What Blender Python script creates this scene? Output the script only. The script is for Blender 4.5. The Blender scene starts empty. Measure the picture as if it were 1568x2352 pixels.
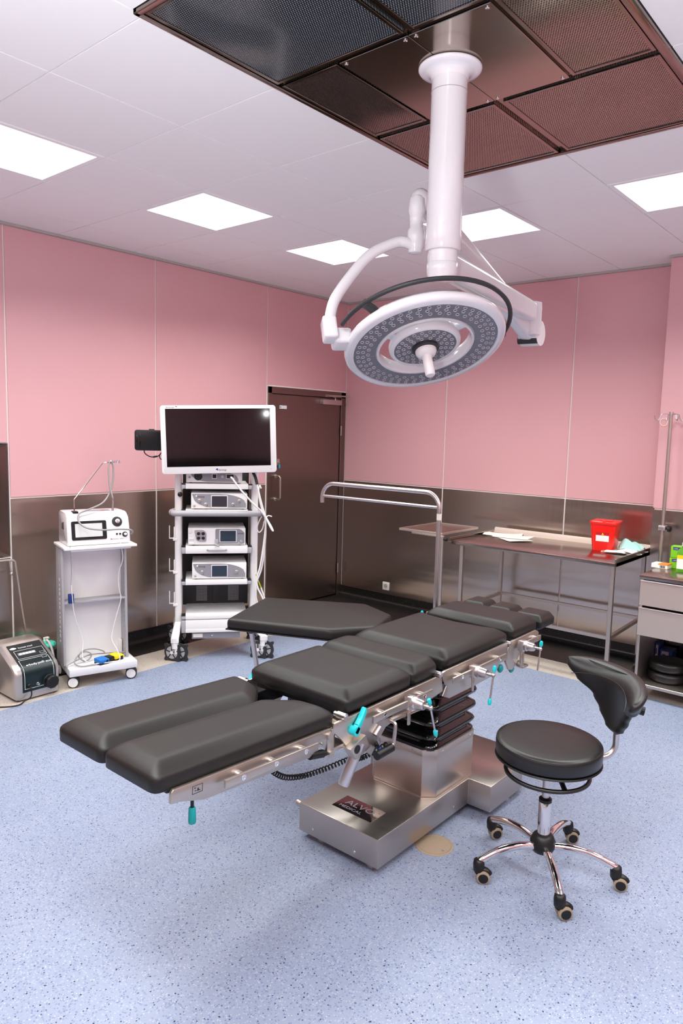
import bpy, bmesh, math, random
from mathutils import Vector, Matrix
random.seed(7)
R = math.radians
SC = bpy.context.scene
COL = SC.collection

# ------------------------------------------------------------------ camera
cam_d = bpy.data.cameras.new('camera'); cam = bpy.data.objects.new('camera', cam_d); COL.objects.link(cam)
cam_d.sensor_fit = 'HORIZONTAL'; cam_d.sensor_width = 36.0; cam_d.lens = 36.0 * 1647.2 / 1568.0
cam_d.clip_start = 0.05; cam_d.clip_end = 60
def _cam():
    pitch, roll, yaw = R(6.4988), R(1.4666), R(40.2083)
    fwd = Vector((-math.sin(yaw)*math.cos(pitch), math.cos(yaw)*math.cos(pitch), -math.sin(pitch)))
    rt = Vector((math.cos(yaw), math.sin(yaw), 0)); up = rt.cross(fwd)
    r = math.cos(roll)*rt + math.sin(roll)*up; u = -math.sin(roll)*rt + math.cos(roll)*up
    m = Matrix((r, u, -fwd)).transposed().to_4x4(); m.translation = Vector((4.8785, -5.794, 1.746))
    return m
cam.matrix_world = _cam()
SC.camera = cam
# ------------------------------------------------------------------ world, exposure
w = bpy.data.worlds.new('world'); SC.world = w; w.use_nodes = True
w.node_tree.nodes['Background'].inputs[0].default_value = (0.5, 0.5, 0.55, 1)
w.node_tree.nodes['Background'].inputs[1].default_value = 0.05
SC.view_settings.view_transform = 'Standard'; SC.view_settings.look = 'None'
SC.view_settings.exposure = 0.0; SC.view_settings.gamma = 1.0; SC.view_settings.use_curve_mapping = False
PANEL_W = 20.5             # watts of each LED ceiling panel
PANEL_SPREAD = 144         # prismatic diffusers: little light close to the ceiling
# the photographer's flash head, bounced off the ceiling (a separate point light is added only to make the star in the monitor glass)
fd = bpy.data.lights.new('bounce_flash', 'AREA'); fd.shape = 'DISK'; fd.size = .25; fd.energy = 74.; fd.color = (.95, .98, 1.); fd.spread = R(112)
fo = bpy.data.objects.new('bounce_flash', fd); COL.objects.link(fo); fo.location = (4.50, -6.42, 1.68)
fo.rotation_euler = Vector((-.30, .45, .86)).to_track_quat('-Z', 'Y').to_euler()
pd_ = bpy.data.lights.new('star_light', 'POINT'); pd_.energy = 5.; pd_.shadow_soft_size = .02
po_ = bpy.data.objects.new('star_light', pd_); COL.objects.link(po_); po_.location = (5.95, -5.39, 1.972)
SC.cycles.use_denoising = True
SC.cycles.max_bounces = 10; SC.cycles.diffuse_bounces = 8; SC.cycles.glossy_bounces = 5
SC.cycles.sample_clamp_indirect = 6.0

# ------------------------------------------------------------------ materials
def lin(c):
    if isinstance(c, str):
        c = tuple(int(c[i:i+2], 16)/255 for i in (0, 2, 4))
    return tuple((x/12.92 if x <= .04045 else ((x+.055)/1.055)**2.4) for x in c) + (1,)
ALB = .66                 # overall reflectance of the painted and plastic surfaces
def alb(c): v = lin(c); return (v[0]*ALB, v[1]*ALB, v[2]*ALB, 1)
MATS = {}
def M(name, col, rough=.5, metal=0., spec=.5, coat=0., trans=0., ior=1.45, alpha=1., emit=0., aniso=0.):
    m = bpy.data.materials.new(name); m.use_nodes = True; b = m.node_tree.nodes['Principled BSDF']
    b.inputs['Base Color'].default_value = lin(col) if (metal > .5 or emit or trans or name == 'ceiling_white' or name.split('_')[0] in ('white', 'red', 'green', 'yellow', 'blue', 'teal', 'paper', 'mask', 'mint', 'orange', 'sign') and name != 'blue_vinyl') else alb(col); b.inputs['Roughness'].default_value = rough
    b.inputs['Metallic'].default_value = metal; b.inputs['Specular IOR Level'].default_value = spec
    b.inputs['Coat Weight'].default_value = coat; b.inputs['Coat Roughness'].default_value = .05
    b.inputs['Transmission Weight'].default_value = trans; b.inputs['IOR'].default_value = ior
    b.inputs['Anisotropic'].default_value = aniso
    if emit:
        b.inputs['Emission Color'].default_value = lin(col); b.inputs['Emission Strength'].default_value = emit
    MATS[name] = m
    return m
class NT:
    def __init__(s, m): s.t = m.node_tree; s.b = s.t.nodes['Principled BSDF']
    def n(s, typ, **kw):
        x = s.t.nodes.new(typ)
        for k, v in kw.items(): setattr(x, k, v)
        return x
    def l(s, a, b): s.t.links.new(a, b)
    def coord(s, kind='Object', scale=(1, 1, 1)):
        c = s.n('ShaderNodeTexCoord'); mp = s.n('ShaderNodeMapping'); mp.inputs['Scale'].default_value = scale
        s.l(c.outputs[kind], mp.inputs['Vector']); return mp.outputs[0]
    def math(s, op, a, b=None):
        x = s.n('ShaderNodeMath', operation=op)
        for i, v in enumerate((a, b)):
            if v is None: continue
            if isinstance(v, (int, float)): x.inputs[i].default_value = v
            else: s.l(v, x.inputs[i])
        return x.outputs[0]
    def mix(s, f, a, b):
        x = s.n('ShaderNodeMix', data_type='RGBA')
        if isinstance(f, (int, float)): x.inputs[0].default_value = f
        else: s.l(f, x.inputs[0])
        for i, v in ((6, a), (7, b)):
            if isinstance(v, tuple): x.inputs[i].default_value = v
            else: s.l(v, x.inputs[i])
        return x.outputs[2]
    def noise(s, vec, scale, detail=3):
        x = s.n('ShaderNodeTexNoise'); x.inputs['Scale'].default_value = scale; x.inputs['Detail'].default_value = detail
        s.l(vec, x.inputs['Vector']); return x.outputs[0]
    def bump(s, h, strength, dist=.002):
        x = s.n('ShaderNodeBump'); x.inputs['Strength'].default_value = strength; x.inputs['Distance'].default_value = dist
        s.l(h, x.inputs['Height']); s.l(x.outputs[0], s.b.inputs['Normal'])

def flecked(name, base, fl, rough=.45, cloud=None, scale=1.):
    """sheet vinyl: base colour with small flecks; fl = [(voronoi scale, pick lo, pick hi, radius, colour)]"""
    m = M(name, base, rough); t = NT(m); v = t.coord('Object')
    col = alb(base)
    if cloud:
        nz = t.noise(v, 2.2, 2); nz2 = t.noise(v, 90, 2)
        f = t.math('MULTIPLY', t.math('SUBTRACT', t.math('ADD', nz, nz2), .6), 1.1)
        x = t.n('ShaderNodeClamp'); t.l(f, x.inputs[0])
        col = t.mix(x.outputs[0], col, alb(cloud))
    for (sc, lo, hi, rad, c) in fl:
        vo = t.n('ShaderNodeTexVoronoi'); vo.inputs['Scale'].default_value = sc*scale; vo.inputs['Randomness'].default_value = 1
        t.l(v, vo.inputs['Vector'])
        sep = t.n('ShaderNodeSeparateColor'); t.l(vo.outputs['Color'], sep.inputs[0])
        a = t.math('MULTIPLY', t.math('GREATER_THAN', sep.outputs[0], lo), t.math('LESS_THAN', sep.outputs[0], hi))
        d = t.math('LESS_THAN', vo.outputs['Distance'], rad)
        col = t.mix(t.math('MULTIPLY', a, d), col, alb(c))
    t.l(col, t.b.inputs['Base Color'])
    return m
flecked('blue_vinyl', 'a2b0cc', [(120, .0, .30, .42, '91a1c2'), (130, .55, .8, .40, 'bec6d8'), (150, .84, 1., .40, '7d8dba'),
        (105, .90, 1., .30, '4d587e'), (95, .955, 1., .28, '23283c'), (160, .0, .1, .35, 'd4d9e6')], .42, 'b0bbd4')
flecked('beige_vinyl', 'e2d6ca', [(120, .0, .3, .42, 'd2c4b6'), (140, .6, .8, .4, 'efe6dc'), (105, .9, 1., .3, '958a80'), (95, .96, 1., .28, '3c3632')], .42)
flecked('black_vinyl', '1c1b1b', [(120, .0, .3, .4, '2a2929'), (130, .9, 1., .32, '4a4a4c'), (95, .965, 1., .25, '9a9aa2')], .30)

def pink():
    m = M('pink_laminate', 'e6b4b8', .27, spec=.5); t = NT(m); v = t.coord('Object')
    nz = t.noise(v, 260, 2); t.bump(nz, .06, .0006)
    nz2 = t.noise(v, 1.6, 2)
    t.l(t.mix(nz2, lin('d7a4a9'), lin('dbabaf')), t.b.inputs['Base Color'])
pink()
def steel(name, col, rough, stretch=(2, 2, 220), var=.12, bump=.05, metal=1.):
    m = M(name, col, rough, metal); t = NT(m); v = t.coord('Object', stretch)
    nz = t.noise(v, 1.0, 4)
    r = t.math('ADD', t.math('MULTIPLY', nz, var), rough - var/2); t.l(r, t.b.inputs['Roughness'])
    return m
def wall_steel():
    m = M('dark_brushed_steel', 'c8bab0', .22, 1.); t = NT(m); v = t.coord('Object', (140, 140, 1.2))
    nz = t.noise(v, 1., 3)
    big = t.noise(t.coord('Object', (.5, .5, 3.2)), 1.4, 2)
    t.l(t.math('ADD', t.math('MULTIPLY', nz, .10), .19), t.b.inputs['Roughness'])
    h = t.math('ADD', t.math('MULTIPLY', big, 1.), t.math('MULTIPLY', nz, .004)); t.bump(h, .30, .02)
    t.b.inputs['Anisotropic'].default_value = .75
    ge = t.n('ShaderNodeNewGeometry'); cr = t.n('ShaderNodeVectorMath', operation='CROSS_PRODUCT'); t.l(ge.outputs['True Normal'], cr.inputs[0]); cr.inputs[1].default_value = (0, 0, 1); t.l(cr.outputs[0], t.b.inputs['Tangent'])
wall_steel()
steel('brushed_steel', 'bdb4ad', .33, (3, 160, 160))
steel('satin_steel', 'c4bab1', .41, (120, 3, 120))
steel('cabinet_steel', 'ddd0c4', .48, (3, 3, 200))
steel('rim_steel_lit', 'f0e6da', .55, (3, 3, 200)); steel('table_steel', 'a0968f', .22, (3, 3, 200), .06)  # rim copy is paler: reflected ceiling light put into its colour
M('chrome', 'e4e2e2', .07, 1.); M('mirror_steel', 'b6aaa4', .06, 1.); M('alu', 'cfcaca', .33, 1.); M('dark_metal', '4a4848', .38, 1.)
M('laminar_steel', '8d8078', .13, 1.); M('cover_steel', 'a2978e', .13, 1.)
def perforated(name, metal, holecol, rough):
    m = M(name, metal, rough, 1.); t = NT(m)
    c = t.n('ShaderNodeTexCoord'); sp = t.n('ShaderNodeSeparateXYZ'); t.l(c.outputs['Object'], sp.inputs[0])
    p = .0088
    def lattice(ox, oy):
        fx = t.math('SUBTRACT', t.math('FRACT', t.math('ADD', t.math('DIVIDE', sp.outputs[0], p), ox + 1000.)), .5)
        fy = t.math('MULTIPLY', t.math('SUBTRACT', t.math('FRACT', t.math('ADD', t.math('DIVIDE', sp.outputs[1], p*1.732), oy + 1000.)), .5), 1.732)
        return t.math('ADD', t.math('MULTIPLY', fx, fx), t.math('MULTIPLY', fy, fy))
    d = t.math('MINIMUM', lattice(0, 0), lattice(.5, .5))
    hole = t.math('LESS_THAN', d, .105)
    big = t.noise(t.coord('Object', (1, 1, 1)), 2.6, 0); t.bump(big, .35, .05)
    t.l(t.mix(hole, lin(metal), holecol), t.b.inputs['Base Color'])
    t.l(t.math('MULTIPLY', t.math('SUBTRACT', 1., hole), 1.), t.b.inputs['Metallic'])
    t.l(t.math('ADD', t.math('MULTIPLY', hole, .6), rough), t.b.inputs['Roughness'])
perforated('perforated_steel', 'aa9c92', (.004, .004, .004, 1), .15); perforated('perforated_steel_open', '4e4844', (.13, .15, .18, 1), .12)  # open copy: dark reflection put into the metal colour, pale filter in the holes
def leather(name, col, rough, sc=420, st=.12, spec=.5):
    m = M(name, col, rough, spec=spec); t = NT(m); v = t.coord('Object'); t.bump(t.noise(v, sc, 3), st, .0012); return m
leather('black_upholstery', '1f1b19', .47, spec=.5); leather('black_leather', '171515', .40, 300, .1, .7)
M('gloss_black_rubber', '060606', .12, coat=.4); M('black_plastic', '141415', .42); M('dark_grey_plastic', '38393c', .45)
M('white_plastic', 'ebe9e8', .32); M('cream_plastic', 'e2dedb', .38); M('grey_plastic', 'a9a8b0', .42); M('light_grey', 'c9c7cc', .45)
M('white_enamel', 'dfdee2', .16, coat=.5); M('ceiling_white', 'f0f0f2', .55); M('white_joint', 'efe9e6', .6); M('trim_white', 'd8cfcb', .5)
M('teal', '14c2ca', .38); M('teal_dark', '078a8c', .4); M('mint', '4fe0c4', .38)
M('screen_black', '07060a', .06, spec=.6); M('screen_grey', '4a4550', .12); M('screen_blue', '3a4656', .12); M('screen_lit', 'f2f6f6', .15)
M('red_plastic', 'f01408', .28, coat=.3); M('red_label', 'c01520', .4); M('yellow', 'f2cc10', .45); M('blue', '1c6fc0', .45); M('navy', '1d3f8e', .5)
M('paper', 'f6f1e8', .7); M('mask_mint', 'aee0d8', .8); M('mask_white', 'e9ece6', .8); M('green_box', '7cc81e', .5); M('label_blue', '3a3a98', .5)
M('orange', 'f08a30', .5); M('gasket', '1a1a1a', .7); M('lens_grey', '8d8c98', .25, spec=.6); M('lens_white', 'd8d8e2', .1, coat=.6)
M('machine_black', '14282c', .32); M('silver_paint', 'bdb7b4', .33, .75); M('white_print', 'eeeeee', .5); M('drain_beige', 'c2ad95', .5)
M('wheel_grey', '55545a', .5); M('hose_grey', 'b4aeac', .4); M('rim_tan', 'b8a488', .5); M('sign_cyan', '2aa6d8', .5); M('green_stripe', '8ac52c', .45)
M('door_steel', '877870', .34, 1.)
def clear(name, col, rough=.05):
    return M(name, col, rough, trans=.92, ior=1.3)
clear('clear_plastic', 'e6ecea'); clear('gel_green', 'b8e08a', .1)
e = M('led_diffuser', 'ffffff', .5, emit=1.5); NT(e).b.inputs['Emission Color'].default_value = (.98, 1., .97, 1)

# ------------------------------------------------------------------ geometry helpers
def frame(d):
    d = Vector(d).normalized(); a = Vector((0, 0, 1)) if abs(d.z) < .9 else Vector((1, 0, 0))
    x = a.cross(d).normalized(); return x, d.cross(x)
class B:
    def __init__(s): s.bm = bmesh.new()
    def box(s, lo, hi, bev=0., seg=2, mat=None):
        x0, y0, z0 = lo; x1, y1, z1 = hi
        t = bmesh.new()
        vs = [t.verts.new(c) for c in ((x0,y0,z0),(x1,y0,z0),(x1,y1,z0),(x0,y1,z0),(x0,y0,z1),(x1,y0,z1),(x1,y1,z1),(x0,y1,z1))]
        for f in ((0,3,2,1),(4,5,6,7),(0,1,5,4),(1,2,6,5),(2,3,7,6),(3,0,4,7)): t.faces.new([vs[i] for i in f])
        if bev: bmesh.ops.bevel(t, geom=t.edges[:], offset=bev, segments=seg, affect='EDGES', profile=.5)
        return s.join(t, mat)
    def join(s, t, mat=None):
        if mat is not None: t.transform(mat)
        mp = {}
        for v in t.verts: mp[v] = s.bm.verts.new(v.co)
        for f in t.faces:
            try: s.bm.faces.new([mp[v] for v in f.verts])
            except ValueError: pass
        t.free(); return s
    def loft(s, rings, closed=True, cap=True):
        vr = [[s.bm.verts.new(p) for p in r] for r in rings]; n = len(vr[0])
        for a, b in zip(vr[:-1], vr[1:]):
            for i in range(n if closed else n-1):
                j = (i+1) % n
                try: s.bm.faces.new((a[i], a[j], b[j], b[i]))
                except ValueError: pass
        if cap and closed:
            s.bm.faces.new(vr[0][::-1]); s.bm.faces.new(vr[-1])
        return s
    def cyl(s, p0, p1, r0, r1=None, seg=20):
        r1 = r0 if r1 is None else r1; p0, p1 = Vector(p0), Vector(p1); x, y = frame(p1-p0)
        ring = lambda p, r: [p + x*r*math.cos(2*math.pi*i/seg) + y*r*math.sin(2*math.pi*i/seg) for i in range(seg)]
        return s.loft([ring(p0, r0), ring(p1, r1)])
    def turn(s, p0, ax, prof, seg=28):
        """lathe: prof = [(r, h)] along axis ax from p0"""
        p0, ax = Vector(p0), Vector(ax).normalized(); x, y = frame(ax)
        return s.loft([[p0 + ax*h + x*max(r, 1e-4)*math.cos(2*math.pi*i/seg) + y*max(r, 1e-4)*math.sin(2*math.pi*i/seg) for i in range(seg)] for r, h in prof])
    def tube(s, pts, r, seg=10, smooth=0, closed=False, radii=None):
        pts = [Vector(p) for p in pts]
        if smooth: pts = spline(pts, smooth, closed)
        n = len(pts); rings = []; x = None
        for i, p in enumerate(pts):
            if closed: d = pts[(i+1) % n] - pts[i-1]
            else: d = pts[min(i+1, n-1)] - pts[max(i-1, 0)]
            d.normalize()
            if x is None: x, _ = frame(d)
            else:
                x = x - d*x.dot(d)
                if x.length < 1e-6: x, _ = frame(d)
                x.normalize()
            y = d.cross(x); rr = radii[i] if radii else r
            rings.append([p + x*rr*math.cos(2*math.pi*k/seg) + y*rr*math.sin(2*math.pi*k/seg) for k in range(seg)])
        if closed: return s.loft(rings + [rings[0]], cap=False)
        return s.loft(rings)
    def prism(s, poly, axis, lo, hi, bev=0.):
        """poly in the two other axes (xy->z, yz->x, xz->y)"""
        t = bmesh.new()
        def mk(a, b, h): return {'z': (a, b, h), 'x': (h, a, b), 'y': (a, h, b)}[axis]
        v0 = [t.verts.new(mk(a, b, lo)) for a, b in poly]; v1 = [t.verts.new(mk(a, b, hi)) for a, b in poly]
        t.faces.new(v0[::-1]); t.faces.new(v1); n = len(poly)
        for i in range(n): t.faces.new((v0[i], v0[(i+1) % n], v1[(i+1) % n], v1[i]))
        bmesh.ops.recalc_face_normals(t, faces=t.faces[:])
        if bev: bmesh.ops.bevel(t, geom=t.edges[:], offset=bev, segments=2, affect='EDGES', profile=.5)
        return s.join(t)
    def sphere(s, c, r, seg=20, rings=12, mat=None):
        t = bmesh.new(); bmesh.ops.create_uvsphere(t, u_segments=seg, v_segments=rings, radius=1.)
        rr = r if isinstance(r, (tuple, list)) else (r, r, r)
        m = Matrix.Translation(c) @ (mat or Matrix()) @ Matrix.Diagonal((*rr, 1)); return s.join(t, m)
    def torus(s, c, ax, R_, r, seg=40, ms=10, a0=0., a1=2*math.pi):
        c = Vector(c); x, y = frame(ax); full = abs(a1-a0-2*math.pi) < 1e-6
        n = seg if full else seg+1
        pts = [c + x*R_*math.cos(a0+(a1-a0)*i/seg) + y*R_*math.sin(a0+(a1-a0)*i/seg) for i in range(n)]
        return s.tube(pts, r, ms, closed=full)
    def grid(s, fn, nu, nv):
        vs = [[s.bm.verts.new(fn(i/nu, j/nv)) for j in range(nv+1)] for i in range(nu+1)]
        for i in range(nu):
            for j in range(nv): s.bm.faces.new((vs[i][j], vs[i+1][j], vs[i+1][j+1], vs[i][j+1]))
        return s
    def xf(s, m): s.bm.transform(m); return s
def spline(pts, sub, closed=False):
    out = []; n = len(pts); rng = range(n if closed else n-1)
    for i in rng:
        p1, p2 = pts[i], pts[(i+1) % n]
        p0 = pts[i-1] if (i > 0 or closed) else p1*2-p2
        p3 = pts[(i+2) % n] if (i+2 < n or closed) else p2*2-p1
        for k in range(sub):
            t = k/sub
            out.append(.5*((2*p1) + (p2-p0)*t + (2*p0-5*p1+4*p2-p3)*t*t + (3*p1-p0-3*p2+p3)*t**3))
    if not closed: out.append(pts[-1])
    return out
def rrect(w, h, r, n=5, cx=0, cy=0):
    o = []
    for (sx, sy, a0) in ((1, 1, 0), (-1, 1, 90), (-1, -1, 180), (1, -1, 270)):
        for k in range(n+1):
            a = R(a0+90*k/n); o.append((cx+sx*(w/2-r)+r*math.cos(a), cy+sy*(h/2-r)+r*math.sin(a)))
    return o
def roundpoly(pts, r, n=4):
    """round the corners of a 2D polygon (r scalar or per-corner list)"""
    o = []; m = len(pts)
    for i in range(m):
        p = Vector(pts[i]); a = Vector(pts[i-1]); b = Vector(pts[(i+1) % m]); rr = r[i] if isinstance(r, (list, tuple)) else r
        da, db = (a-p), (b-p); l = min(rr, da.length*.45, db.length*.45); p0 = p+da.normalized()*l; p1 = p+db.normalized()*l
        for k in range(n+1):
            t = k/n; o.append(tuple(p0*(1-t)**2 + p*2*t*(1-t) + p1*t*t))
    return o
def inset(poly, d):
    n = len(poly); o = []; area = sum(poly[i-1][0]*poly[i][1]-poly[i][0]*poly[i-1][1] for i in range(n)); sg = 1 if area > 0 else -1
    for i in range(n):
        p = Vector(poly[i]); e0 = (p-Vector(poly[i-1])); e1 = (Vector(poly[(i+1) % n])-p)
        if e0.length < 1e-9 or e1.length < 1e-9: o.append(tuple(p)); continue
        e0.normalize(); e1.normalize(); n0 = Vector((-e0.y, e0.x))*sg; n1 = Vector((-e1.y, e1.x))*sg
        b = (n0+n1); k = b.length_squared/2
        b = b/k if k > .2 else n0
        o.append(tuple(p+b*d))
    return o
MW = {}
def finish(bm, name, mat, sharp=32):
    me = bpy.data.meshes.new(name); bmesh.ops.remove_doubles(bm, verts=bm.verts[:], dist=1e-5)
    bmesh.ops.recalc_face_normals(bm, faces=bm.faces[:]); bm.to_mesh(me); bm.free()
    for m in (mat if isinstance(mat, (list, tuple)) else [mat]): me.materials.append(MATS[m])
    me.polygons.foreach_set('use_smooth', [True]*len(me.polygons)); me.set_sharp_from_angle(angle=R(sharp)); me.update()
    return me
def put(name, me, parent=None):
    o = bpy.data.objects.new(name, me); COL.objects.link(o)
    if parent is not None: o.parent = parent; MW[o] = MW.get(parent, Matrix())
    return o
def part(name, b, mat, parent, world=False, label=None, sharp=32):
    if world:
        b.bm.transform(MW[parent].inverted())
    o = put(name, finish(b.bm, name, mat, sharp), parent)
    if label: o['label'] = label
    return o
def thing(name, label, cat, loc=(0, 0, 0), rotz=0., group=None):
    o = bpy.data.objects.new(name, None); COL.objects.link(o); o.location = loc; o.rotation_euler = (0, 0, rotz); o.empty_display_size = .1
    MW[o] = Matrix.Translation(loc) @ Matrix.Rotation(rotz, 4, 'Z'); o['label'] = label; o['category'] = cat
    if group: o['group'] = group
    return o
def solo(name, b, mat, label, cat, group=None, sharp=32):
    """a thing that is one mesh; origin moved to the base centre"""
    co = [v.co for v in b.bm.verts]
    c = Vector(((min(v.x for v in co)+max(v.x for v in co))/2, (min(v.y for v in co)+max(v.y for v in co))/2, min(v.z for v in co)))
    b.bm.transform(Matrix.Translation(-c)); o = put(name, finish(b.bm, name, mat, sharp)); o.location = c; MW[o] = Matrix.Translation(c)
    o['label'] = label; o['category'] = cat
    if group: o['group'] = group
    return o
def struct(name, b, mat, parent=None, sharp=32):
    o = put(name, finish(b.bm, name, mat, sharp), parent); MW.setdefault(o, Matrix())
    if parent is None: o['kind'] = 'structure'
    return o
def text_bm(s, size, depth=.0006, align='LEFT', shear=0.):
    cu = bpy.data.curves.new('txt', 'FONT'); cu.body = s; cu.size = size; cu.extrude = depth/2; cu.align_x = align; cu.shear = shear; cu.resolution_u = 3
    o = bpy.data.objects.new('txt', cu); COL.objects.link(o); dg = bpy.context.evaluated_depsgraph_get(); dg.update()
    me = bpy.data.meshes.new_from_object(o.evaluated_get(dg)); b = B(); b.bm.from_mesh(me)
    COL.objects.unlink(o); bpy.data.objects.remove(o); bpy.data.curves.remove(cu); bpy.data.meshes.remove(me)
    return b
def basis(o, x, y, z):
    m = Matrix((Vector(x), Vector(y), Vector(z))).transposed().to_4x4(); m.translation = Vector(o); return m
FRONT = lambda o: basis(o, (1, 0, 0), (0, 0, 1), (0, -1, 0))      # text upright, facing -y

# ------------------------------------------------------------------ the room
H = 3.049; XR, YF = 6.81, -6.90; ZP = 1.227; ZB = .10
b = B(); b.box((-.2, YF-.1, -.12), (XR+.1, .2, -.002)); fl = struct('floor', b, 'gasket')
def slab(nm, lo, hi, mat):
    return struct(nm, B().box((*lo, -.03), (*hi, 0.)), mat, fl)
slab('blue_sheet', (.615, -6.2), (6.2, -.86), 'blue_vinyl')
slab('beige_strip', (.30, -6.5), (.615, -.55), 'beige_vinyl'); slab('beige_strip', (.615, -.86), (6.5, -.55), 'beige_vinyl')
slab('beige_strip', (6.2, -6.5), (6.5, -.86), 'beige_vinyl'); slab('beige_strip', (.615, -6.5), (6.2, -6.2), 'beige_vinyl')
slab('black_strip', (0., YF), (.30, -.55), 'black_vinyl'); slab('black_strip', (0., -.55), (XR, 0.), 'black_vinyl')
slab('black_strip', (6.5, YF), (XR, -.55), 'black_vinyl'); slab('black_strip', (.30, YF), (6.5, -6.5), 'black_vinyl')

# coved baseboards
cove = [(0., 0.0005), (.062, 0.0005), (.045, .003), (.028, .010), (.015, .022), (.009, .038), (.008, ZB), (0., ZB)]
def baseboard(nm, axis, lo, hi, off, sgn):
    poly = [(off+sgn*a, z) for a, z in cove]
    b = B(); b.prism(poly, axis, lo, hi)
    return struct(nm, b, 'black_vinyl')
baseboard('baseboard_left', 'y', YF, -1.135, 0., 1)
b = B(); b.prism([(-a, z) for a, z in cove], 'x', 0.004, 3.20); struct('baseboard_back', b, 'black_vinyl')
b = B(); b.prism([(-.255-a, z) for a, z in cove], 'x', 3.17, XR); struct('baseboard_pillar', b, 'black_vinyl')
baseboard('baseboard_right', 'y', YF, -.25, XR, -1)

# walls: white jointed backing with panels in front
def panel(parent, nm, lo, hi, mat): return struct(nm, B().box(lo, hi, .0012, 1), mat, parent)
J = .006; T = .008       # half joint, panel thickness
# left wall (x = 0): door at y -1.117..0, niche at y < -3.5346
b = B()
for (y0, y1, z0, z1) in ((YF, -4.75, 0, H), (-4.75, -3.5346, 0, .82), (-4.75, -3.5346, 1.60, H), (-3.5346, -1.117, 0, H), (-1.117, .02, 2.134, H)):
    b.box((-.30, y0, z0), (-T, y1, z1))
wl = struct('wall_left', b, 'white_joint')
ys = [-1.1316, -2.3466, -3.5346]
for a, c in ((ys[1], ys[0]), (ys[2], ys[1]), (YF, -4.75)):
    panel(wl, 'pink_panel', (-T, a+J, ZP+J), (0, c-J, H-.02), 'pink_laminate')
    panel(wl, 'steel_panel', (-T, a+J, ZB-.01), (0, c-J, ZP-J), 'dark_brushed_steel')
panel(wl, 'pink_panel', (-T, -1.1316+J, 2.134+2*J), (0, -.004, H-.02), 'pink_laminate')
panel(wl, 'pink_panel', (-T, -4.75+J, 1.60+J), (0, ys[2]-J, H-.02), 'pink_laminate')
panel(wl, 'steel_panel', (-T, -4.75+J, ZB-.01), (0, ys[2]-J, .82-J), 'dark_brushed_steel')
# splayed steel niche
nb = B(); o_ = [(-4.74, .83), (-3.545, .83), (-3.545, 1.592), (-4.74, 1.592)]; i_ = [(-4.55, .95), (-3.74, .95), (-3.74, 1.42), (-4.55, 1.42)]
for k in range(4):
    q = [(0., *o_[k]), (0., *o_[(k+1) % 4]), (-.28, *i_[(k+1) % 4]), (-.28, *i_[k])]
    f = [nb.bm.verts.new(p) for p in q]; nb.bm.faces.new(f)
nb.bm.faces.new([nb.bm.verts.new((-.28, *p)) for p in i_])
struct('steel_niche', nb, 'table_steel', wl)
# back wall (y = 0)
b = B(); b.box((-.3, T, 0), (XR, .3, H)); wb = struct('wall_back', b, 'white_joint')
xs = [0., 1.2255, 2.4334, 3.30]
for a, c in zip(xs[:-1], xs[1:]):
    panel(wb, 'pink_panel', (a+J, 0, ZP+J), (c-J, T, H-.02), 'pink_laminate')
    panel(wb, 'steel_panel', (a+J, 0, ZB-.01), (c-J, T, ZP-J), 'dark_brushed_steel')
# pillar / stepped-forward part of the back wall
b = B(); b.box((3.228, -.25+T, 0), (XR, .05, H)); wp = struct('wall_pillar', b, 'white_joint')
for a, c in ((3.22, 4.40), (4.40, 5.60), (5.60, XR)):
    panel(wp, 'pink_panel', (a+(0 if a < 3.3 else J), -.25, ZP+J), (c-J, -.25+T, H-.02), 'pink_laminate')
    panel(wp, 'steel_panel', (a+(0 if a < 3.3 else J), -.25, ZB-.01), (c-J, -.25+T, ZP-J), 'dark_brushed_steel')
panel(wp, 'pink_panel', (3.22, -.25+T, ZP+J), (3.228, -.002, H-.02), 'pink_laminate'); panel(wp, 'steel_panel', (3.22, -.25+T, ZB), (3.228, -.002, ZP-J), 'dark_brushed_steel')
# the two walls out of view
b = B(); b.box((XR+T, YF-.3, 0), (XR+.3, .3, H)); wr = struct('wall_right', b, 'white_joint')
b = B(); b.box((-.3, YF-.3, 0), (XR+.3, YF-T, H)); wf = struct('wall_front', b, 'white_joint')
for k in range(6):
    a, c = YF+k*1.108, YF+(k+1)*1.108
    panel(wr, 'pink_panel', (XR, a+J, ZP+J), (XR+T, c-J, H-.02), 'pink_laminate'); panel(wr, 'steel_panel', (XR, a+J, ZB-.01), (XR+T, c-J, ZP-J), 'dark_brushed_steel')
    a, c = k*1.135, (k+1)*1.135
    panel(wf, 'pink_panel', (a+J, YF-T, ZP+J), (c-J, YF, H-.02), 'pink_laminate'); panel(wf, 'steel_panel', (a+J, YF-T, ZB-.01), (c-J, YF, ZP-J), 'dark_brushed_steel')
# cornice
for nm, lo, hi in (('trim_1', (0, YF, H-.018), (.012, -.013, H-.001)), ('trim_2', (0., -.012, H-.018), (3.218, 0, H-.001)), ('trim_3', (3.21, -.262, H-.018), (XR, -.25, H-.001))):
    struct(nm, B().box(lo, hi), 'trim_white')

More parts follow.
